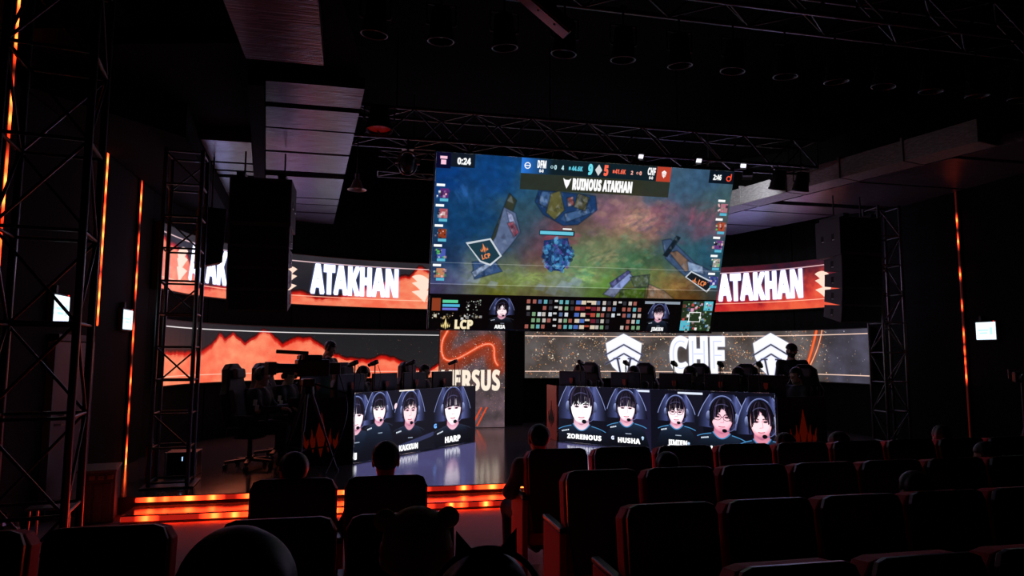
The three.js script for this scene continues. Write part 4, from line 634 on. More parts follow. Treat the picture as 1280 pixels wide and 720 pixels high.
const deskRightTex = canvas(1536, 399, (c, w, h) => {
  c.fillStyle = '#090a14'; c.fillRect(0, 0, w, h);
  const gr = (a, b, col) => { c.fillStyle = col; c.fillRect(a * w, 0, (b - a) * w, h); };
  gr(0.36, 0.475, '#17162c'); gr(0.62, 0.71, '#10101c'); c.fillStyle = '#c8d0e0'; c.fillRect(w * 0.33, h * 0.02, w * 0.14, h * 0.035); c.fillRect(w * 0.6, h * 0.03, w * 0.11, h * 0.035);
  for (const [t, o] of [[0.357, { w: 0.38, hair: 1, cyy: 0.34 }], [0.592, { w: 0.33, hair: 0, cyy: 0.36, glasses: true, lit: '#fae0e8' }], [0.79, { w: 0.4, hair: 2, cyy: 0.4, glasses: true, lit: '#efc0cc', mid: '#d88ca2', tilt: 0.06 }], [0.945, { w: 0.38, ar: 1.45, hair: 2, cyy: 0.44, lit: '#fbcfd6', mid: '#e090a0', tilt: -0.04 }], [0.125, { w: 0.5, hair: 0, cyy: 0.36, lit: '#ffffff', mid: '#f6dbe4', shade: '#b07890' }]]) portrait(c, t * w, h, o);
  words(c, 'ZORENOUS', w * 0.048, h * 0.85, w * 0.182, h * 0.082, '#ffffff', 0.07); words(c, 'HUSHA', w * 0.312, h * 0.845, w * 0.11, h * 0.082, '#ffffff', 0.07); words(c, 'JIMIEN', w * 0.555, h * 0.815, w * 0.085, h * 0.08, '#ffffff', 0.07); words(c, 'V', w * 0.74, h * 0.86, w * 0.022, h * 0.08, '#ffffff', 0.07); words(c, 'G', w * 0.28, h * 0.83, w * 0.016, h * 0.06, '#e0e8ff', 0.05);
  drawShield(c, w * 0.435, h * 0.83, 10, 14, '#b8d4f0', '#20304a'); drawShield(c, w * 0.645, h * 0.86, 9, 13, '#b8d4f0', '#20304a');
});
function emblemGeo(s) { return join(EMBLEM.map((p) => extr(p.map(([a, b]) => [a * s, b * s * 1.2]), 0.008))); }
// P0 -> P1: the glowing front as seen from the hall, left to right; wing: the plain board with the emblem that turns to the seats
function desk(label, P0, P1, tex, wing, glowCol, glowK, wingAtStart) {
  const dx = P1[0] - P0[0], dz = P1[1] - P0[1], L = Math.hypot(dx, dz), turn = Math.atan2(-dz, dx);
  const t = thing('player_desk', label, 'desk', [P0[0], STAGE, P0[1]], turn);
  mesh('front_screen', rb(L, DH, 0.03, 0.004, L / 2, DH / 2 + 0.003, -0.015), glow(tex, 1.35), t);
  mesh('front_board', rb(L, DH - 0.01, 0.03, 0.004, L / 2, DH / 2, -0.05), M.black, t);
  mesh('table_top', rb(L, 0.03, 0.72, 0.008, L / 2, 0.745, -0.425), M.black, t);
  const end = wingAtStart ? L - 0.02 : 0.02;
  mesh('end_board', rb(0.03, DH - 0.02, 0.6, 0.004, end, DH / 2, -0.37), M.black, t);
  if (!wingAtStart) {                                  // the inner end turns back along the hall and is faced in red with the emblem
    const g2 = new THREE.Group(); g2.name = 'inner_end'; t.add(g2); t.updateMatrixWorld(true); g2.position.copy(t.worldToLocal(V(3.44, STAGE, -12.52))); g2.rotation.y = Math.PI * 1.5 - turn;
    mesh('red_board', rb(0.64, DH, 0.02, 0.004, 0.32, DH / 2, 0.0), M.redCase, g2); mesh('emblem', emblemGeo(0.2).translate(0.32, 0.45, 0.009), M.black, g2);
  }
  for (const x of [0.25, L / 2, L - 0.25]) mesh('leg_frame', [bx(0.05, 0.72, 0.05, x, 0.36, -0.72), bx(0.05, 0.05, 0.64, x, 0.05, -0.4)], M.truss, t);
  // the wing, given in hall coordinates
  const [w0, w1] = wing, wl = Math.hypot(w1[0] - w0[0], w1[1] - w0[1]), wt = Math.atan2(-(w1[1] - w0[1]), w1[0] - w0[0]);
  const g = new THREE.Group(); g.name = 'wing'; t.add(g); t.updateMatrixWorld(true);
  const lp = t.worldToLocal(V(w0[0], STAGE, w0[1])); g.position.copy(lp); g.rotation.y = wt - turn;
  mesh('board', rb(wl, 0.92, 0.03, 0.006, wl / 2, 0.462, -0.015), M.black, g);
  mesh('glowing_emblem', emblemGeo(wl * 0.29).translate(wl * 0.5, 0.42, 0.001), M.sign, g);  // printed emblem, its faint glow put into the material to brighten it
  mesh('shelf', rb(wl, 0.03, 0.62, 0.008, wl / 2, 0.745, -0.35), M.black, g);
  const n = 3; for (let i = 0; i < n; i++) { const f = (i + 0.5) / n, hx = P0[0] + dx * f, hz = P0[1] + dz * f, nx = -dz / L * -1, nz = dx / L; areaLight('front_screen_glow', L / n, DH * 0.95, glowCol, glowK, [L * f, DH / 2, 0.012], [hx + Math.sin(turn), STAGE + DH / 2, hz + Math.cos(turn)], t); }
  return t;
}
desk('black desk with a glowing portrait front reading KAKKUN and HARP', B2, A2, deskLeftTex, [[-0.94, -9.78], [-0.075, -9.93]], 0x9c98f0, 0.4, true);
desk('black desk with a glowing portrait front reading ZORENOUS, HUSHA and JIMIEN', C2, D2, deskRightTex, [[5.95, -9.0], [6.85, -9.12]], 0x9c98f0, 0.4, false);

const along = (P, Q, t, off, side) => { const dx = Q[0] - P[0], dz = Q[1] - P[1], L = Math.hypot(dx, dz); return [P[0] + dx * t - (-dz / L) * off * side, P[1] + dz * t - (dx / L) * off * side]; };
const faceL = Math.atan2(A2[0] - B2[0], -(A2[1] - B2[1])) , turnL = Math.atan2(-(A2[1] - B2[1]), A2[0] - B2[0]), turnR = Math.atan2(-(D2[1] - C2[1]), D2[0] - C2[0]);
// behind(P, Q, t, off): a point `off` behind the front from P to Q
function behind(P, Q, t, off) { const dx = Q[0] - P[0], dz = Q[1] - P[1], L = Math.hypot(dx, dz); return [P[0] + dx * t + dz / L * off, P[1] + dz * t - dx / L * off]; }

function monitor(label, x, z, turn, group) {
  const t = thing('monitor', label, 'monitor', [x, STAGE + 0.76, z], turn, group);
  mesh('casing', rb(0.56, 0.34, 0.035, 0.012, 0, 0.3, 0.0), M.plastic, t);
  mesh('display', rb(0.54, 0.315, 0.004, 0.002, 0, 0.3, -0.019), glow(monTex, 0.6), t);
  mesh('stand', [bx(0.06, 0.26, 0.03, 0, 0.15, 0.04), bx(0.08, 0.06, 0.05, 0, 0.28, 0.03)], M.plastic, t);
  mesh('foot', rb(0.24, 0.014, 0.18, 0.006, 0, 0.008, 0.02), M.plastic, t);
  mesh('logo', extr([[-0.035, 0.05], [0.035, 0.05], [0.03, -0.02], [0, -0.06], [-0.03, -0.02]], 0.004).translate(0, 0.3, 0.055), M.emblem, t);
}
const monTex = canvas(64, 36, (c) => { c.fillStyle = '#203848'; c.fillRect(0, 0, 64, 36); c.fillStyle = '#4a6a50'; c.fillRect(8, 10, 40, 16); c.fillStyle = '#101418'; c.fillRect(0, 30, 64, 6); });
const monR = [0.031, 0.315, 0.557, 0.764, 0.95], monL = [0.063, 0.31, 0.55, 0.8];
for (const [i, k] of monR.entries()) { const [x, z] = behind(C2, D2, k, 0.3); monitor(`black monitor with red logo on the ZORENOUS desk, ${ord[i]} from the tall screen`, x, z, turnR, 'monitors on the right desk'); }
for (const [i, k] of monL.entries()) { const [x, z] = behind(B2, A2, k, 0.3); monitor(`black monitor with red logo on the KAKKUN desk, ${ord[3 - i]} from the tall screen`, x, z, turnL, 'monitors on the left desk'); }
monitor('black monitor on the wing of the KAKKUN desk', -0.62, -10.12, turnL);
function deskCam(label, x, z, turn, group, h = 0.62) {
  const t = thing('desk_camera', label, 'camera', [x, STAGE + 0.76, z], turn, group);
  mesh('foot', cy(0.05, 0.055, 0.015, 0, 0.0075, 0), M.plastic, t);
  mesh('pole', bar([0, 0.01, 0], [0, h, 0], 0.009), M.plastic, t);
  mesh('camera_body', rb(0.07, 0.06, 0.13, 0.012, 0, h + 0.03, -0.02, R(-20)), M.plastic, t);
  mesh('lens', cy(0.025, 0.028, 0.05, 0, h + 0.005, -0.1, R(70)), M.glassDark, t);
  mesh('top_light', rb(0.03, 0.02, 0.02, 0.004, 0.02, h + 0.07, 0.02), M.metal, t);
  mesh('cable', tube([[0.02, h, 0.04], [0.06, h - 0.15, 0.06], [0.03, h * 0.4, 0.05], [0.05, 0.02, 0.04]], 0.004), M.plastic, t);
}
for (const [i, k] of [0.1, 0.34, 0.57, 0.775, 0.935].entries()) { const [x, z] = behind(C2, D2, k, 0.12); deskCam(`small camera on a thin pole on the ZORENOUS desk, ${ord[i]} from the tall screen`, x, z, turnR, 'player cameras on the right desk', 0.6); }
for (const [i, k] of [0.03, 0.17, 0.46, 0.84].entries()) { const [x, z] = behind(B2, A2, k, 0.12); deskCam(`small camera on a thin pole on the KAKKUN desk, ${ord[3 - i]} from the tall screen`, x, z, turnL, 'player cameras on the left desk', 0.6); }
function keyboard(label, x, z, turn, group) { const t = thing('keyboard', label, 'keyboard', [x, STAGE + 0.76, z], turn, group); mesh('case', rb(0.36, 0.022, 0.13, 0.006, 0, 0.011, 0), M.plastic, t); mesh('keys', [0, 1, 2, 3].flatMap((r) => Array.from({ length: 12 }, (_, i) => bx(0.024, 0.01, 0.022, -0.165 + i * 0.03, 0.026, -0.045 + r * 0.03))), M.cabinet, t).userData.kind = 'stuff'; }
for (const [i, k] of monR.entries()) { const [x, z] = behind(C2, D2, k, 0.55); keyboard(`black keyboard on the ZORENOUS desk, ${ord[i]} from the tall screen`, x, z, turnR + Math.PI, 'keyboards on the right desk'); }
for (const [i, k] of monL.entries()) { const [x, z] = behind(B2, A2, k, 0.55); keyboard(`black keyboard on the KAKKUN desk, ${ord[3 - i]} from the tall screen`, x, z, turnL + Math.PI, 'keyboards on the left desk'); }
{ // white papers and cups on the near edge of the left wing
  for (const [x, z, w] of [[-0.3, -10.0, 'nearer to'], [-0.42, -9.98, 'farther from']]) { const t = thing('paper_cup', `white paper cup on the KAKKUN desk wing, ${w} the portrait front`, 'cup', [x, STAGE + 0.76, z], 0, 'cups on the left desk wing'); mesh('cup', lathe([[0.001, 0], [0.028, 0], [0.036, 0.09], [0.034, 0.09], [0.026, 0.004], [0.001, 0.004]], 16), M.white, t); mesh('rim', new THREE.TorusGeometry(0.036, 0.002, 6, 20).rotateX(Math.PI / 2).translate(0, 0.09, 0), M.white, t); }
}
// ---------------------------------------------------------------- people
// distance to a chain of tapered capsules [ax,ay,az,ra, bx,by,bz,rb], joined smoothly
function capField(bones, k) {
  const B = bones.map((b) => { const dx = b[4] - b[0], dy = b[5] - b[1], dz = b[6] - b[2]; return [...b, dx, dy, dz, 1 / Math.max(1e-9, dx * dx + dy * dy + dz * dz)]; });
  return (x, y, z) => {
    let d = 1e3;
    for (const b of B) {
      const px = x - b[0], py = y - b[1], pz = z - b[2]; let h = (px * b[8] + py * b[9] + pz * b[10]) * b[11]; h = h < 0 ? 0 : h > 1 ? 1 : h;
      const qx = px - b[8] * h, qy = py - b[9] * h, qz = pz - b[10] * h, e = Math.sqrt(qx * qx + qy * qy + qz * qz) - (b[3] + (b[7] - b[3]) * h);
      const m = Math.max(k - Math.abs(d - e), 0) / k; d = Math.min(d, e) - m * m * k * 0.25;
    }
    return d;
  };
}
const ell = (x, y, z, cx, cy2, cz, rx, ry, rz) => { const a = (x - cx) / rx, b = (y - cy2) / ry, c = (z - cz) / rz, l = Math.sqrt(a * a + b * b + c * c); return (l - 1) * Math.min(rx, ry, rz); };
// meshes a field by surface nets on a grid of cells of size h
function nets(f, mn, mx, h) {
  const n = [0, 1, 2].map((i) => Math.ceil((mx[i] - mn[i]) / h) + 1), [nx, ny, nz] = n, val = new Float32Array(nx * ny * nz);
  for (let k = 0, p = 0; k < nz; k++) for (let j = 0; j < ny; j++) for (let i = 0; i < nx; i++, p++) val[p] = f(mn[0] + i * h, mn[1] + j * h, mn[2] + k * h);
  const id = new Int32Array(nx * ny * nz).fill(-1), pos = [], idx = [], at = (i, j, k) => i + nx * (j + ny * k);
  for (let k = 0; k < nz - 1; k++) for (let j = 0; j < ny - 1; j++) for (let i = 0; i < nx - 1; i++) {
    let cnt = 0, sx2 = 0, sy = 0, sz = 0; const o = at(i, j, k);
    for (let e = 0; e < 12; e++) {
      const ax = e >> 2, u = e & 1, v = (e >> 1) & 1, a = [0, 0, 0], b = [0, 0, 0]; a[(ax + 1) % 3] = b[(ax + 1) % 3] = u; a[(ax + 2) % 3] = b[(ax + 2) % 3] = v; b[ax] = 1;
      const va = val[o + a[0] + nx * (a[1] + ny * a[2])], vb = val[o + b[0] + nx * (b[1] + ny * b[2])];
      if ((va < 0) !== (vb < 0)) { const t = va / (va - vb); cnt++; sx2 += a[0] + (b[0] - a[0]) * t; sy += a[1] + (b[1] - a[1]) * t; sz += a[2] + (b[2] - a[2]) * t; }
    }
    if (cnt) { id[o] = pos.length / 3; pos.push(mn[0] + (i + sx2 / cnt) * h, mn[1] + (j + sy / cnt) * h, mn[2] + (k + sz / cnt) * h); }
  }
  for (let k = 1; k < nz - 1; k++) for (let j = 1; j < ny - 1; j++) for (let i = 1; i < nx - 1; i++) {
    const o = at(i, j, k), s = val[o] < 0;
    for (let ax = 0; ax < 3; ax++) {
      const st = [1, nx, nx * ny], e = val[o + st[ax]] < 0; if (s === e) continue;
      const u = st[(ax + 1) % 3], v = st[(ax + 2) % 3], q = [id[o], id[o - u], id[o - u - v], id[o - v]]; if (q.some((w) => w < 0)) continue;
      if (s) idx.push(q[0], q[1], q[2], q[0], q[2], q[3]); else idx.push(q[0], q[2], q[1], q[0], q[3], q[2]);
    }
  }
  const g = new THREE.BufferGeometry(); g.setAttribute('position', new THREE.Float32BufferAttribute(pos, 3)); g.setIndex(idx); g.computeVertexNormals(); return g;
}
function headField(x, y, z) {                          // face towards +z, origin at the middle of the head
  let d = ell(x, y, z, 0, 0.03, -0.01, 0.078, 0.098, 0.098);
  const sm = (a, b, k) => { const m = Math.max(k - Math.abs(a - b), 0) / k; return Math.min(a, b) - m * m * k * 0.25; };
  d = sm(d, capf(x, y, z, 0, -0.055, 0.025, 0.06, 0, -0.082, 0.052, 0.036), 0.03);
  d = sm(d, capf(x, y, z, 0, 0.015, 0.088, 0.009, 0, -0.022, 0.104, 0.014), 0.012);
  for (const s of [-1, 1]) { d = -sm(-d, ell(x, y, z, s * 0.032, 0.012, 0.096, 0.02, 0.012, 0.014), 0.012); d = sm(d, ell(x, y, z, s * 0.031, 0.012, 0.078, 0.013, 0.011, 0.011), 0.004); d = sm(d, ell(x, y, z, s * 0.082, -0.002, -0.005, 0.012, 0.032, 0.02), 0.01); }
  d = sm(d, ell(x, y, z, 0, -0.052, 0.078, 0.026, 0.006, 0.014), 0.006); d = sm(d, ell(x, y, z, 0, -0.065, 0.076, 0.022, 0.007, 0.014), 0.006);
  return sm(d, capf(x, y, z, 0, -0.06, -0.02, 0.052, 0, -0.19, -0.04, 0.058), 0.03);
}
function capf(x, y, z, ax, ay, az, ra, bx2, by, bz, rb2) { const dx = bx2 - ax, dy = by - ay, dz = bz - az; let h = ((x - ax) * dx + (y - ay) * dy + (z - az) * dz) / (dx * dx + dy * dy + dz * dz); h = Math.max(0, Math.min(1, h)); return Math.hypot(x - ax - dx * h, y - ay - dy * h, z - az - dz * h) - lerp(ra, rb2, h); }
const HEADGEO = nets(headField, [-0.12, -0.22, -0.14], [0.12, 0.16, 0.15], 0.0065);
const hairField = (len, fringe) => (x, y, z) => Math.max(ell(x, y, z, 0, 0.045, -0.014, 0.093 + 0.004 * Math.sin(z * 90), 0.103, 0.112), Math.min(z - 0.03 - 0.02 * Math.sin(x * 60) ** 2, fringe - y), -len - y);
const HAIR = { short: nets(hairField(0.085, 0.062), [-0.12, -0.2, -0.15], [0.12, 0.17, 0.13], 0.008), fringe: nets(hairField(0.1, 0.036), [-0.12, -0.2, -0.15], [0.12, 0.17, 0.13], 0.008), long: nets((x, y, z) => Math.min(hairField(0.1, 0.05)(x, y, z), Math.max(ell(x, y, z, 0, -0.08, -0.05, 0.1, 0.17, 0.07), z - 0.01)), [-0.13, -0.3, -0.16], [0.13, 0.17, 0.13], 0.009) };
const EYES = join([-1, 1].map((s) => new THREE.SphereGeometry(0.0075, 8, 6).scale(1.3, 0.8, 0.6).translate(s * 0.031, 0.012, 0.087)));
const HEADSET = join([place(new THREE.TorusGeometry(0.112, 0.011, 8, 24, Math.PI), 0, 0.025, -0.01), cy(0.042, 0.042, 0.03, 0.1, 0.0, -0.005, 0, 0, Math.PI / 2), cy(0.042, 0.042, 0.03, -0.1, 0.0, -0.005, 0, 0, Math.PI / 2), tube([[0.105, -0.03, 0.01], [0.1, -0.08, 0.07], [0.04, -0.085, 0.11]], 0.004, 12), new THREE.SphereGeometry(0.011, 8, 6).translate(0.035, -0.085, 0.112)]);
// a hand from the wrist w in direction d, its palm facing n: palm, four unequal curled fingers and a thumb
function handBones(w, d, n, side, curl) {
  const D = V(...d).normalize(), N = V(...n).addScaledVector(D, -D.dot(V(...n))).normalize(), S = new THREE.Vector3().crossVectors(D, N).multiplyScalar(side), W = V(...w), at = (a, b, c) => W.clone().addScaledVector(D, a).addScaledVector(S, b).addScaledVector(N, c), out = [];
  const seg = (p, q, r0, r1) => out.push([p.x, p.y, p.z, r0, q.x, q.y, q.z, r1]);
  for (const b of [-0.024, 0, 0.024]) seg(at(0, b * 0.5, 0), at(0.08, b, 0), 0.021, 0.014);
  [[-0.031, 0.066], [-0.01, 0.078], [0.011, 0.073], [0.031, 0.056]].forEach(([b, l]) => { const k = at(0.088, b, 0), m = at(0.088 + l * 0.55 * Math.cos(curl), b, l * 0.55 * Math.sin(curl)), e = at(0.088 + l * 0.55 * Math.cos(curl) + l * 0.5 * Math.cos(curl * 2.1), b, l * 0.55 * Math.sin(curl) + l * 0.5 * Math.sin(curl * 2.1)); seg(k, m, 0.0095, 0.0085); seg(m, e, 0.0085, 0.007); });
  const t0 = at(0.022, -0.026, 0.006), t1 = at(0.055, -0.055, 0.018), t2 = at(0.085, -0.058, 0.03); seg(t0, t1, 0.014, 0.011); seg(t1, t2, 0.0105, 0.008); return out;
}
function figure(j, headTurn = 0, headTilt = 0) {       // j: joints of the pose; returns the geometries of one figure
  const seg = (a, b, ra, rb2) => [...a, ra, ...b, rb2], mir = (p, s) => [p[0] * s, p[1], p[2]];
  const torso = [seg(j.pelvis, j.waist, 0.115, 0.115), seg(j.waist, j.chest, 0.115, 0.125), seg(j.chest, j.neck, 0.12, 0.06)], arms = [], legs = [], hands = [[], []];
  [-1, 1].forEach((s, i) => {
    const sh = mir(j.shoulder, s), el = mir(i && j.elbow2 || j.elbow, s), wr = mir(i && j.wrist2 || j.wrist, s), hp = mir(j.hip, s), kn = mir(i && j.knee2 || j.knee, s), an = mir(i && j.ankle2 || j.ankle, s);
    torso.push(seg(j.chest, sh, 0.115, 0.066), seg(j.pelvis, hp, 0.11, 0.098)); arms.push(seg(sh, el, 0.056, 0.043), seg(el, wr, 0.042, 0.028));
    legs.push(seg(hp, kn, 0.09, 0.06), seg(kn, an, 0.058, 0.038));
    hands[i] = handBones(wr, [wr[0] - el[0], wr[1] - el[1] - 0.02, wr[2] - el[2]], j.palm || [0, -1, 0.1], s, j.curl ?? 0.5);
  });
  const box = (bones, pad) => { const mn = [9, 9, 9], mx = [-9, -9, -9]; for (const b of bones) for (const o of [0, 4]) for (let a = 0; a < 3; a++) { mn[a] = Math.min(mn[a], b[o + a] - b[o + 3] - pad); mx[a] = Math.max(mx[a], b[o + a] + b[o + 3] + pad); } return [mn, mx]; };
  const feet = [-1, 1].flatMap((s, i) => { const a = mir(i && j.ankle2 || j.ankle, s); return [seg([a[0], a[1] - 0.02, a[2] - 0.03], [a[0] * 1.08, a[1] - 0.045, a[2] + 0.15], 0.045, 0.034)]; });
  const all = [...torso, ...arms, ...legs], bodyF = capField(all, 0.05);
  const [mn, mx] = box([...all, ...feet], 0.03);
  const hm = new THREE.Matrix4().makeRotationFromEuler(new THREE.Euler(headTilt, headTurn, 0, 'YXZ')).setPosition(...j.head);
  const parts = [nets(bodyF, mn, mx, 0.018), HEADGEO.clone().applyMatrix4(hm), ...hands.map((b) => { const [a, c] = box(b, 0.02); return nets(capField(b, 0.008), a, c, 0.0055); })];
  const shirtF0 = capField([...torso, ...arms.map((b, i) => i % 2 && j.short ? [b[0], b[1], b[2], b[3], lerp(b[0], b[4], 0.1), lerp(b[1], b[5], 0.1), lerp(b[2], b[6], 0.1), b[3]] : b)], 0.05);
  const shirt = nets((x, y, z) => Math.max(shirtF0(x, y, z) - 0.014, y - (j.neck[1] - 0.005), (j.pelvis[1] - 0.05) - y), mn, [mx[0] + 0.02, j.neck[1] + 0.04, mx[2] + 0.02], 0.018);
  const legF = capField([seg(j.pelvis, j.waist, 0.11, 0.1), ...[-1, 1].map((s) => seg(j.pelvis, mir(j.hip, s), 0.11, 0.098)), ...legs], 0.05), topY = j.pelvis[1] + 0.06;
  const trousers = nets((x, y, z) => Math.max(legF(x, y, z) - 0.016, y - topY), [mn[0] - 0.02, mn[1], mn[2] - 0.02], [mx[0] + 0.02, topY + 0.04, mx[2] + 0.02], 0.018);
  const shoes = feet.map((b) => { const q = capField([b], 0.03), [fa, fb] = box([b], 0.02); return nets((x, y, z) => Math.max(q(x, y, z), 0.006 - y), fa, fb, 0.012); });
  return { body: join(parts), shirt, trousers, shoes, hm, j };
}
const onHead = (g, f) => g.clone().applyMatrix4(f.hm);
const SEATED = { pelvis: [0, 0.57, 0.0], waist: [0, 0.72, 0.01], chest: [0, 0.9, 0.02], neck: [0, 1.07, 0.03], head: [0, 1.2, 0.06], shoulder: [0.17, 0.99, 0.02], elbow: [0.22, 0.77, 0.14], wrist: [0.14, 0.8, 0.38], hip: [0.09, 0.55, 0.02], knee: [0.12, 0.53, 0.44], ankle: [0.12, 0.1, 0.42] };
const SEAT_REST = { pelvis: [0, 0.48, 0.0], waist: [0, 0.62, -0.01], chest: [0, 0.8, -0.01], neck: [0, 0.97, 0.0], head: [0, 1.1, 0.03], shoulder: [0.17, 0.89, -0.01], elbow: [0.25, 0.67, 0.06], wrist: [0.1, 0.58, 0.3], hip: [0.09, 0.47, 0.02], knee: [0.13, 0.46, 0.42], ankle: [0.13, 0.1, 0.44], curl: 0.7 };
const STAND = { pelvis: [0, 0.95, 0], waist: [0, 1.1, 0.01], chest: [0, 1.28, 0.0], neck: [0, 1.46, 0.02], head: [0, 1.6, 0.05], shoulder: [0.18, 1.38, 0.0], elbow: [0.24, 1.12, 0.06], wrist: [0.13, 1.16, 0.28], hip: [0.1, 0.92, 0], knee: [0.11, 0.5, 0.03], ankle: [0.11, 0.09, 0], palm: [0, 0.3, -1], curl: 0.9 };
const F = { player: figure(SEATED, 0, R(8)), turned: figure({ ...SEATED, head: [0, 1.19, 0.08] }, R(-22), R(10)), rest: figure(SEAT_REST, 0, R(-4)), restTurn: figure({ ...SEAT_REST, head: [0.02, 1.08, 0.03] }, R(28), R(4)), stand: figure(STAND, 0, R(20)), stand2: figure({ ...STAND, elbow: [0.23, 1.14, 0.1], wrist: [0.1, 1.1, 0.3] }, R(15), R(14)) };
const skins = [M.skin, std(0.6, 0.41, 0.32, 0.55), std(0.48, 0.31, 0.23, 0.55)];
function person(label, kind, pos, turn, o = {}) {
  const t = thing('person', label, 'person', pos, turn, o.group), f = F[kind];
  mesh('body', f.body, skins[o.skin ?? 0], t);
  mesh(o.top || 'jersey', f.shirt, o.topMat || M.jersey, t); mesh('trousers', f.trousers, M.trousers, t); for (const s of f.shoes) mesh('shoe', s, M.shoe, t);
  mesh('eyes', onHead(EYES, f), M.hair, t);
  if (o.hair !== null) mesh('hair', onHead(HAIR[o.hair || 'short'], f), o.hairMat || M.hair, t);
  if (o.headset) mesh('headset', onHead(HEADSET, f), M.plastic, t);
  if (o.patch) [0.12, 0.5, 0.8].forEach((k) => { const s = f.j.shoulder, e = f.j.elbow; mesh('sleeve_print', rb(0.012, 0.05 + 0.03 * (k > 0.4), 0.05, 0.004, -lerp(s[0], e[0], k) - 0.062, lerp(s[1], e[1], k), lerp(s[2], e[2], k) + 0.01, 0, 0, -0.15), M.white, t); });
  if (o.cap) { mesh('cap', [onHead(nets((x, y, z) => Math.max(ell(x, y, z, 0, 0.05, -0.01, 0.098, 0.095, 0.115), 0.045 - y), [-0.12, 0, -0.15], [0.12, 0.17, 0.14], 0.01), f), onHead(rb(0.14, 0.008, 0.09, 0.004, 0, 0.055, 0.13, 0.15), f)], M.black, t); mesh('face_mask', onHead(nets((x, y, z) => Math.max(headField(x, y, z) - 0.006, y + 0.012, -0.1 - y, 0.01 - z), [-0.12, -0.15, -0.02], [0.12, 0.02, 0.15], 0.008), f), M.black, t); mesh('glasses', onHead(rb(0.13, 0.03, 0.01, 0.004, 0, 0.014, 0.102), f), std(0.4, 0.36, 0.3, 0.25, 0.3), t); }
  return t;
}
// gaming chair with wings, headrest and a five-armed base on castors
const GC = (() => {
  const base = [], cast = []; for (let i = 0; i < 5; i++) { const a = i * Math.PI * 2 / 5 + 0.3, c = Math.cos(a), s = Math.sin(a); base.push(place(bx(0.3, 0.035, 0.05, 0.16, 0, 0, 0, 0, -0.08), 0, 0.1, 0, 0, -a, 0)); cast.push(join([cy(0.03, 0.03, 0.022, c * 0.3, 0.03, s * 0.3 + 0.014, Math.PI / 2, 0, 0, 12), cy(0.03, 0.03, 0.022, c * 0.3, 0.03, s * 0.3 - 0.014, Math.PI / 2, 0, 0, 12), cy(0.01, 0.01, 0.05, c * 0.3, 0.065, s * 0.3)])); }
  const back = extr([[-0.2, 0], [0.2, 0], [0.25, 0.22], [0.27, 0.48], [0.2, 0.6], [0.16, 0.8], [0.08, 0.86], [-0.08, 0.86], [-0.16, 0.8], [-0.2, 0.6], [-0.27, 0.48], [-0.25, 0.22]], 0.07, 0.025);
  return { base: join(base), cast, lift: join([cy(0.028, 0.034, 0.3, 0, 0.26, 0), cy(0.05, 0.06, 0.06, 0, 0.12, 0), bx(0.3, 0.04, 0.3, 0, 0.41, 0)]), seat: join([rb(0.52, 0.1, 0.5, 0.04, 0, 0.48, 0.02), rb(0.08, 0.13, 0.44, 0.03, 0.235, 0.5, 0.02), rb(0.08, 0.13, 0.44, 0.03, -0.235, 0.5, 0.02)]), back: place(back, 0, 0.5, -0.22, R(-8), 0, 0), wing: [-1, 1].map((s) => place(rb(0.05, 0.3, 0.12, 0.02, s * 0.23, 0.38, 0.1), 0, 0.5, -0.22, R(-8), 0, 0)), pillow: place(rb(0.26, 0.14, 0.08, 0.035, 0, 0.74, 0.13), 0, 0.5, -0.22, R(-8), 0, 0), arms: [-1, 1].map((s) => join([rb(0.07, 0.03, 0.26, 0.012, s * 0.31, 0.7, 0.05), bx(0.03, 0.26, 0.06, s * 0.31, 0.56, 0.03), bx(0.1, 0.03, 0.06, s * 0.27, 0.44, 0.03)])) };
})();
function gamingChair(label, pos, turn, group) {
  const t = thing('gaming_chair', label, 'chair', pos, turn, group);
  mesh('star_base', GC.base, M.truss, t); for (const w of GC.cast) mesh('castor', w, M.plastic, t); mesh('gas_lift', GC.lift, M.plastic, t); mesh('seat', GC.seat, M.black, t);
  const b = mesh('backrest', GC.back, M.black, t); for (const w of GC.wing) mesh('side_wing', w, M.cabinet, b); mesh('head_pillow', GC.pillow, M.grey, b); for (const a of GC.arms) mesh('armrest', a, M.plastic, t);
}
const faceR = turnR, faceLt = turnL;                    // the desks' players look towards the hall across their screens
const onR = (k, off) => behind(C2, D2, k, off), onL = (k, off) => behind(B2, A2, k, off);
[[-0.03, 'fringe', 'player', 'person in dark jersey and headset behind the inner end of the ZORENOUS desk'], [0.28, 'short', 'turned', 'person in dark jersey bending low behind the ZORENOUS desk near the HUSHA portrait'], [0.56, 'fringe', 'player', 'person with fringe and headset behind the JIMIEN portrait of the right desk'], [0.78, 'long', 'turned', 'long-haired person with headset seated behind the right desk'], [1.03, 'short', 'player', 'person with headset seated behind the emblem wing of the right desk']].forEach(([k, hair, f, label], i) => { const [x, z] = onR(k, 0.98); person(label, f, [x, STAGE, z], faceR + (i === 4 ? -0.5 : 0.06 * (i - 2)), { hair, headset: true, skin: i % 3 }); gamingChair(`black gaming chair behind the ZORENOUS desk, ${ord[i]} from the tall screen`, [x - Math.sin(faceR) * 0.08, STAGE, z - Math.cos(faceR) * 0.08], faceR, 'gaming chairs at the right desk'); });
[[0.36, 'fringe', 'turned', 'person with headset seated behind the inner half of the KAKKUN desk'], [0.9, 'short', 'player', 'person with headset seated behind the inner end of the KAKKUN desk']].forEach(([k, hair, f, label], i) => { const [x, z] = onL(k, 0.98); person(label, f, [x, STAGE, z], faceLt, { hair, headset: true, skin: i }); gamingChair(`black gaming chair behind the KAKKUN desk, ${ord[1 - i]} from the tall screen`, [x - Math.sin(faceLt) * 0.08, STAGE, z - Math.cos(faceLt) * 0.08], faceLt, 'gaming chairs at the left desk'); });
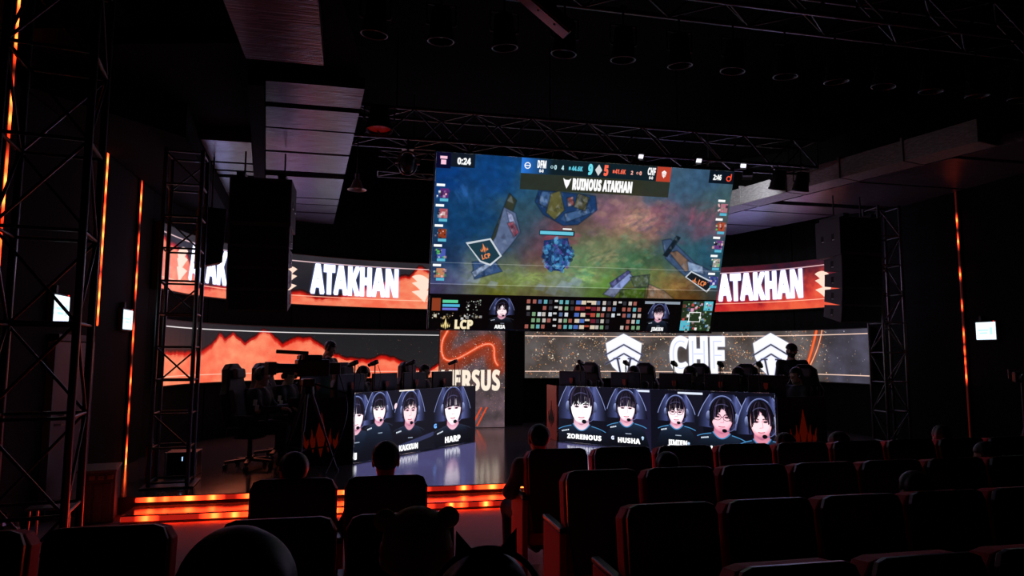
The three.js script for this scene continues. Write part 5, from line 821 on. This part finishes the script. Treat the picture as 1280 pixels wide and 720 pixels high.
person('person with headset and printed sleeves seated in the gaming chair left of the KAKKUN desk', 'player', [-1.35, STAGE, -9.86], R(72), { hair: 'short', headset: true, patch: true });
gamingChair('black winged gaming chair left of the KAKKUN desk wing', [-1.43, STAGE, -9.89], R(72));
person('person with headset and printed sleeves seated next to the camera tripod', 'turned', [-1.1, STAGE, -10.72], R(64), { hair: 'fringe', headset: true, patch: true, skin: 1 });
gamingChair('black gaming chair beside the camera tripod', [-1.18, STAGE, -10.76], R(64));
person('person in dark jacket standing behind the left desk holding a tablet', 'stand', [-0.56, STAGE, -12.1], R(62), { hair: 'short', top: 'jacket', skin: 2 });
person('person in black cap and face mask standing behind the right desk', 'stand2', [7.42, STAGE, -10.75], R(-35), { hair: null, cap: true, top: 'shirt' });
function tablet(label, x, y, z, turn) { const t = thing('tablet', label, 'tablet', [x, y, z], turn); mesh('case', rb(0.24, 0.17, 0.012, 0.005, 0, 0, 0, R(-50)), M.plastic, t); mesh('display', place(rb(0.22, 0.15, 0.002, 0.001, 0, 0, -0.007), 0, 0, 0, R(-50)), M.glassDark, t); }
{ const a = R(62); tablet('dark tablet held by the standing person behind the left desk', -0.56 + Math.sin(a) * 0.4, STAGE + 1.2, -12.1 + Math.cos(a) * 0.4, a); }
{ const a = R(-35); tablet('dark tablet held by the person in cap and mask', 7.42 + Math.sin(a) * 0.4, STAGE + 1.12, -10.75 + Math.cos(a) * 0.4, a); }

// ---------------------------------------------------------------- broadcast camera on its tripod
{
  const t = thing('broadcast_camera', 'black broadcast camera on a tripod in front of the left desk', 'camera', [-0.66, STAGE, -9.26], R(-68));
  for (let i = 0; i < 3; i++) { const a = i * 2.094 + 0.5, c = Math.cos(a), s = Math.sin(a); const l = mesh('tripod_leg', [bar([c * 0.05, 1.02, s * 0.05], [c * 0.22, 0.55, s * 0.22], 0.022), bar([c * 0.2, 0.6, s * 0.2], [c * 0.42, 0.02, s * 0.42], 0.014)], M.truss, t); mesh('rubber_foot', cy(0.025, 0.03, 0.03, c * 0.42, 0.016, s * 0.42), M.plastic, l); }
  mesh('spreader', [0, 1, 2].map((i) => bar([0, 0.3, 0], [Math.cos(i * 2.094 + 0.5) * 0.31, 0.32, Math.sin(i * 2.094 + 0.5) * 0.31], 0.01)), M.truss, t);
  mesh('fluid_head', [cy(0.075, 0.09, 0.1, 0, 1.06, 0), rb(0.14, 0.1, 0.16, 0.02, 0, 1.15, 0)], M.plastic, t);
  mesh('pan_handle', bar([0.05, 1.14, -0.05], [0.16, 1.0, -0.5], 0.012), M.plastic, t);
  mesh('camera_body', [rb(0.16, 0.22, 0.42, 0.02, 0, 1.34, -0.05), rb(0.1, 0.06, 0.3, 0.015, 0, 1.48, -0.02), rb(0.13, 0.16, 0.16, 0.015, 0, 1.33, -0.33)], M.plastic, t);
  const l = mesh('zoom_lens', [cy(0.06, 0.055, 0.24, 0, 1.34, 0.28, Math.PI / 2), cy(0.075, 0.062, 0.08, 0, 1.34, 0.42, Math.PI / 2)], M.plastic, t); mesh('lens_hood', rb(0.2, 0.16, 0.1, 0.01, 0, 1.34, 0.48), M.black, l);
  mesh('viewfinder', [rb(0.1, 0.08, 0.16, 0.012, -0.14, 1.46, 0.02), bar([-0.05, 1.46, 0.05], [-0.12, 1.46, 0.04], 0.01)], M.plastic, t);
  const m = mesh('shotgun_microphone', bar([0.09, 1.53, 0.04], [0.09, 1.55, 0.44], 0.024), M.black, t); mesh('mount', bx(0.03, 0.08, 0.03, 0.08, 1.49, 0.1), M.metal, m);
  mesh('tally_lamp', new THREE.SphereGeometry(0.01, 8, 6).translate(-0.14, 1.51, 0.09), lamp(0xff2010, 1), t);
  mesh('cable', tube([[0.0, 1.25, -0.42], [0.1, 0.8, -0.5], [0.05, 0.2, -0.35], [0.2, 0.012, -0.2]], 0.008, 30), M.plastic, t);
}

// ---------------------------------------------------------------- seats of the audience
const TS = (() => {
  const shell = extr([[-0.2, 0], [0.2, 0], [0.232, 0.3], [0.232, 0.55], [0.215, 0.592], [0.18, 0.605], [-0.18, 0.605], [-0.215, 0.592], [-0.232, 0.55], [-0.232, 0.3]], 0.02, 0.006);
  const pad = extr([[-0.21, 0], [0.21, 0], [0.235, 0.3], [0.235, 0.52], [0.21, 0.56], [0.17, 0.57], [-0.17, 0.57], [-0.21, 0.56], [-0.235, 0.52], [-0.235, 0.3]], 0.085, 0.012);
  const lean = R(-7); return { shell: place(shell, 0, 0.37, 0.17, lean), pad: place(pad, 0, 0.375, 0.165, lean).translate(0, 0, -0.115), seat: rb(0.46, 0.11, 0.46, 0.035, 0, 0.31, -0.1), under: rb(0.42, 0.04, 0.4, 0.015, 0, 0.24, -0.1), leg: join([rb(0.1, 0.22, 0.3, 0.02, 0, 0.12, -0.02), rb(0.3, 0.02, 0.4, 0.006, 0, 0.011, -0.02)]), armTop: rb(0.05, 0.035, 0.42, 0.012, 0, 0.62, -0.06), armSide: rb(0.045, 0.56, 0.4, 0.012, 0, 0.325, -0.06) };
})();
function theatreSeat(label, x, z, group, leftArm, rightArm) {
  const t = thing('theatre_seat', label, 'seat', [x, 0, z], 0, group);
  const b = mesh('backrest', TS.pad, M.red, t); mesh('back_shell', TS.shell, M.plastic, b);
  mesh('seat_cushion', TS.seat, M.red, t); mesh('seat_pan', TS.under, M.plastic, t); mesh('pedestal', TS.leg, M.plastic, t);
  for (const [s, on] of [[-1, leftArm], [1, rightArm]]) if (on) { const a = mesh('side_panel', TS.armSide, M.red, t); a.position.x = s * 0.265; const p = mesh('armrest', TS.armTop, M.plastic, a); }
}
const rowNames = { '-5.3': 'front', '-4.3': 'second', '-3.3': 'third', '-2.3': 'fourth' };
for (const [zs, n0] of [['-5.3', 9], ['-4.3', 8], ['-3.3', 7], ['-2.3', 5]]) for (let i = 0; i < n0; i++) theatreSeat(`red and black theatre seat, ${ord[i]} from the aisle in the ${rowNames[zs]} right-hand row`, 1.51 + i * 0.535, +zs, `${rowNames[zs]} row of seats right of the aisle`, true, i === n0 - 1);
for (const [zs, n0, name] of [['-4.35', 2, 'front'], ['-3.35', 4, 'second'], ['-2.3', 3, 'third'], ['-1.3', 2, 'fourth']]) for (let i = 0; i < n0; i++) theatreSeat(`red and black theatre seat, ${ord[i]} from the aisle in the ${name} left-hand row`, name === 'second' ? [0.2, -0.335, -1.02, -1.56][i] : name === 'fourth' ? 0.24 - i * 0.535 : 0.17 - i * 0.535, +zs, `${name} row of seats left of the aisle`, i === n0 - 1 || (name === 'second' && i === 1), true);

// ---------------------------------------------------------------- the audience, seen from behind
const aud = (label, kind, x, z, o = {}) => { const p = person(label, kind, [x, 0, z], Math.PI + (o.turn || 0), { top: 'shirt', topMat: M.black, ...o }); p.scale.setScalar(o.size ?? 0.92); return p; };
aud('short-haired person with bare ears in the front left-hand seat at the aisle', 'rest', 0.17, -4.43, { size: 0.93 });
aud('person in grey top at the aisle end of the front right-hand row', 'rest', 1.42, -5.4, { topMat: M.grey, turn: 0.12, size: 0.92 });
aud('dark-haired person in the front left-hand row second from the aisle', 'restTurn', -0.37, -4.43, { hair: 'fringe', size: 0.9 });
aud('person in black in the second right-hand row beside the aisle seats', 'rest', 2.06, -4.4, { size: 0.84, hair: 'long' });
aud('person with a bare cheek in the front right-hand row by the emblem wing', 'restTurn', 3.66, -5.4, { size: 0.84 });
aud('person with glasses in the front right-hand row near its far end', 'restTurn', 4.2, -5.4, { size: 0.84, hair: 'fringe', turn: 0.2 });
aud('person at the far end of the front right-hand row', 'rest', 5.27, -5.4, { size: 0.86, turn: -0.2 });
aud('person turned aside in the second right-hand row near its far end', 'restTurn', 4.72, -4.4, { size: 0.86, hair: 'long', turn: 0.35 });
aud('person in black seated in the third right-hand row', 'rest', 3.12, -3.4, { size: 0.84 });
aud('big-haired person with glasses in the second left-hand row', 'restTurn', -0.2, -1.38, { size: 1.12, hair: 'long' });
{ // plush hat with round ears and a red band
  const t = aud('person in an olive plush hat with two round ears', 'rest', 0.2, -2.38, { size: 0.93, hair: null });
  const f = F.rest, hat = std(0.8, 0.72, 0.4, 0.95);
  mesh('plush_hat', onHead(nets((x, y, z) => Math.min(Math.max(ell(x, y, z, 0, 0.05, -0.01, 0.125, 0.125, 0.135), 0.0 - y), Math.max(ell(x, y, z, 0, -0.01, -0.01, 0.135, 0.05, 0.145), -0.05 - y)), [-0.16, -0.1, -0.18], [0.16, 0.2, 0.16], 0.011), f), hat, t);
  for (const s of [-1, 1]) mesh('hat_ear', onHead(nets((x, y, z) => ell(x, y, z, s * 0.115, 0.13, 0, 0.042, 0.042, 0.022), [-0.18, 0.07, -0.05], [0.18, 0.19, 0.05], 0.009), f), hat, t);
  mesh('hat_band', onHead(nets((x, y, z) => Math.max(ell(x, y, z, 0, 0.02, -0.01, 0.133, 0.13, 0.143), 0.0 - y, y - 0.05), [-0.16, -0.03, -0.18], [0.16, 0.08, 0.16], 0.011), f), M.red, t);
}
{ // headband with pointed ears
  const t = aud('dark-haired person wearing a headband with pointed ears', 'rest', 0.255, -1.38, { size: 1.05 });
  const f = F.rest; mesh('headband', onHead(place(new THREE.TorusGeometry(0.112, 0.006, 6, 24, Math.PI), 0, 0.04, -0.01), f), M.black, t);
  for (const s of [-1, 1]) mesh('pointed_ear', onHead(place(new THREE.ConeGeometry(0.02, 0.05, 10).scale(1, 1, 0.5), s * 0.05, 0.165, -0.01, 0, 0, -s * 0.35), f), M.black, t);
}

// ---------------------------------------------------------------- small things round the stage
{
  const t = thing('equipment_cabinet', 'upright cabinet with slotted top edge at the left end of the steps', 'cabinet', [-2.62, 0, -8.0], R(12));
  mesh('carcass', rb(0.34, 0.5, 0.5, 0.01, 0, 0.25, 0), std(0.2, 0.16, 0.14, 0.5), t);
  mesh('top', rb(0.36, 0.025, 0.52, 0.008, 0, 0.512, 0), std(0.3, 0.25, 0.22, 0.35), t);
  for (let i = 0; i < 4; i++) mesh('slot', rb(0.05, 0.04, 0.012, 0.003, -0.12 + i * 0.08, 0.45, 0.252), M.gold, t);
  for (const x of [-0.08, 0.02, 0.1]) mesh('front_board', rb(0.075, 0.38, 0.01, 0.003, x, 0.2, 0.252), std(0.24, 0.18, 0.15, 0.5), t);
}
{
  const t = thing('side_table', 'low side table with shiny top beside the left wall', 'table', [-2.5, 0, -6.6], R(8));
  mesh('table_top', rb(0.34, 0.02, 0.3, 0.008, 0, 0.42, 0), std(0.3, 0.28, 0.28, 0.2), t);
  for (const [a, b] of [[1, 1], [1, -1], [-1, 1], [-1, -1]]) mesh('leg', bar([a * 0.14, 0.41, b * 0.12], [a * 0.15, 0.0, b * 0.13], 0.01), M.metal, t);
  const s = thing('crumpled_bag', 'shiny crumpled bag beside the low side table', 'bag', [-2.86, 0, -6.55]);
  const g = new THREE.IcosahedronGeometry(0.15, 3), p = g.attributes.position; for (let i = 0; i < p.count; i++) { const n = 1 + 0.35 * noise2(p.getX(i) * 14 + p.getY(i) * 9, p.getZ(i) * 14); p.setXYZ(i, p.getX(i) * n, Math.max(-0.14, p.getY(i) * n * 1.4), p.getZ(i) * n); } g.computeVertexNormals();
  mesh('bag_body', g.translate(0, 0.14, 0), std(0.25, 0.22, 0.24, 0.2, 0.6), s); mesh('bag_handle', place(new THREE.TorusGeometry(0.07, 0.008, 6, 20, Math.PI), 0, 0.32, 0), M.black, s);
}
{
  const t = thing('fire_extinguisher', 'red fire extinguisher standing behind the lattice tower foot', 'extinguisher', [-2.5, STAGE, -9.35]);
  mesh('cylinder', lathe([[0.001, 0], [0.055, 0], [0.06, 0.01], [0.06, 0.33], [0.045, 0.38], [0.02, 0.4], [0.001, 0.4]], 20), M.red, t);
  mesh('valve', [cy(0.016, 0.018, 0.05, 0, 0.42, 0), bx(0.02, 0.012, 0.1, 0, 0.46, 0.03), bx(0.02, 0.012, 0.1, 0, 0.44, 0.03)], M.metal, t);
  mesh('hose', tube([[0, 0.43, 0.02], [0.07, 0.4, 0.03], [0.075, 0.2, 0.02], [0.06, 0.08, 0.03]], 0.009), M.plastic, t);
  mesh('label', rb(0.07, 0.12, 0.004, 0.001, 0, 0.2, 0.0595), M.white, t);
  const e = thing('power_case', 'black power case with a blue lamp beside the fire extinguisher', 'case', [-2.15, STAGE, -9.45]);
  mesh('box', rb(0.36, 0.3, 0.3, 0.012, 0, 0.151, 0), M.plastic, e); mesh('indicator_lamp', rb(0.012, 0.05, 0.006, 0.002, 0.02, 0.22, 0.152), lamp(0x9fd0ff, 1.5), e); for (const [a, b] of [[1, 1], [1, -1], [-1, 1], [-1, -1]]) mesh('corner', rb(0.03, 0.3, 0.03, 0.008, a * 0.17, 0.151, b * 0.14), M.metal, e);
}
{ // stand with a camera on it by the right wall
  const t = thing('camera_stand', 'thin stand with small camera gear beside the right wall', 'camera', [8.9, 0, -7.75], R(-40));
  for (let i = 0; i < 3; i++) { const a = i * 2.094; mesh('leg', bar([0, 0.75, 0], [Math.cos(a) * 0.36, 0.01, Math.sin(a) * 0.36], 0.012), M.truss, t); }
  mesh('column', bar([0, 0.7, 0], [0, 1.35, 0], 0.016), M.truss, t); mesh('camera_body', rb(0.18, 0.14, 0.24, 0.015, 0, 1.42, 0), M.plastic, t); mesh('lens', cy(0.045, 0.05, 0.14, 0, 1.42, 0.18, Math.PI / 2), M.plastic, t); mesh('bracket', [bx(0.3, 0.015, 0.03, 0, 1.52, 0), bx(0.015, 0.12, 0.03, -0.14, 1.46, 0)], M.metal, t); mesh('knob', cy(0.02, 0.02, 0.03, 0.03, 0.9, 0, Math.PI / 2), M.metal, t);
}
scene.updateMatrixWorld(true);
renderer.render(scene, camera);
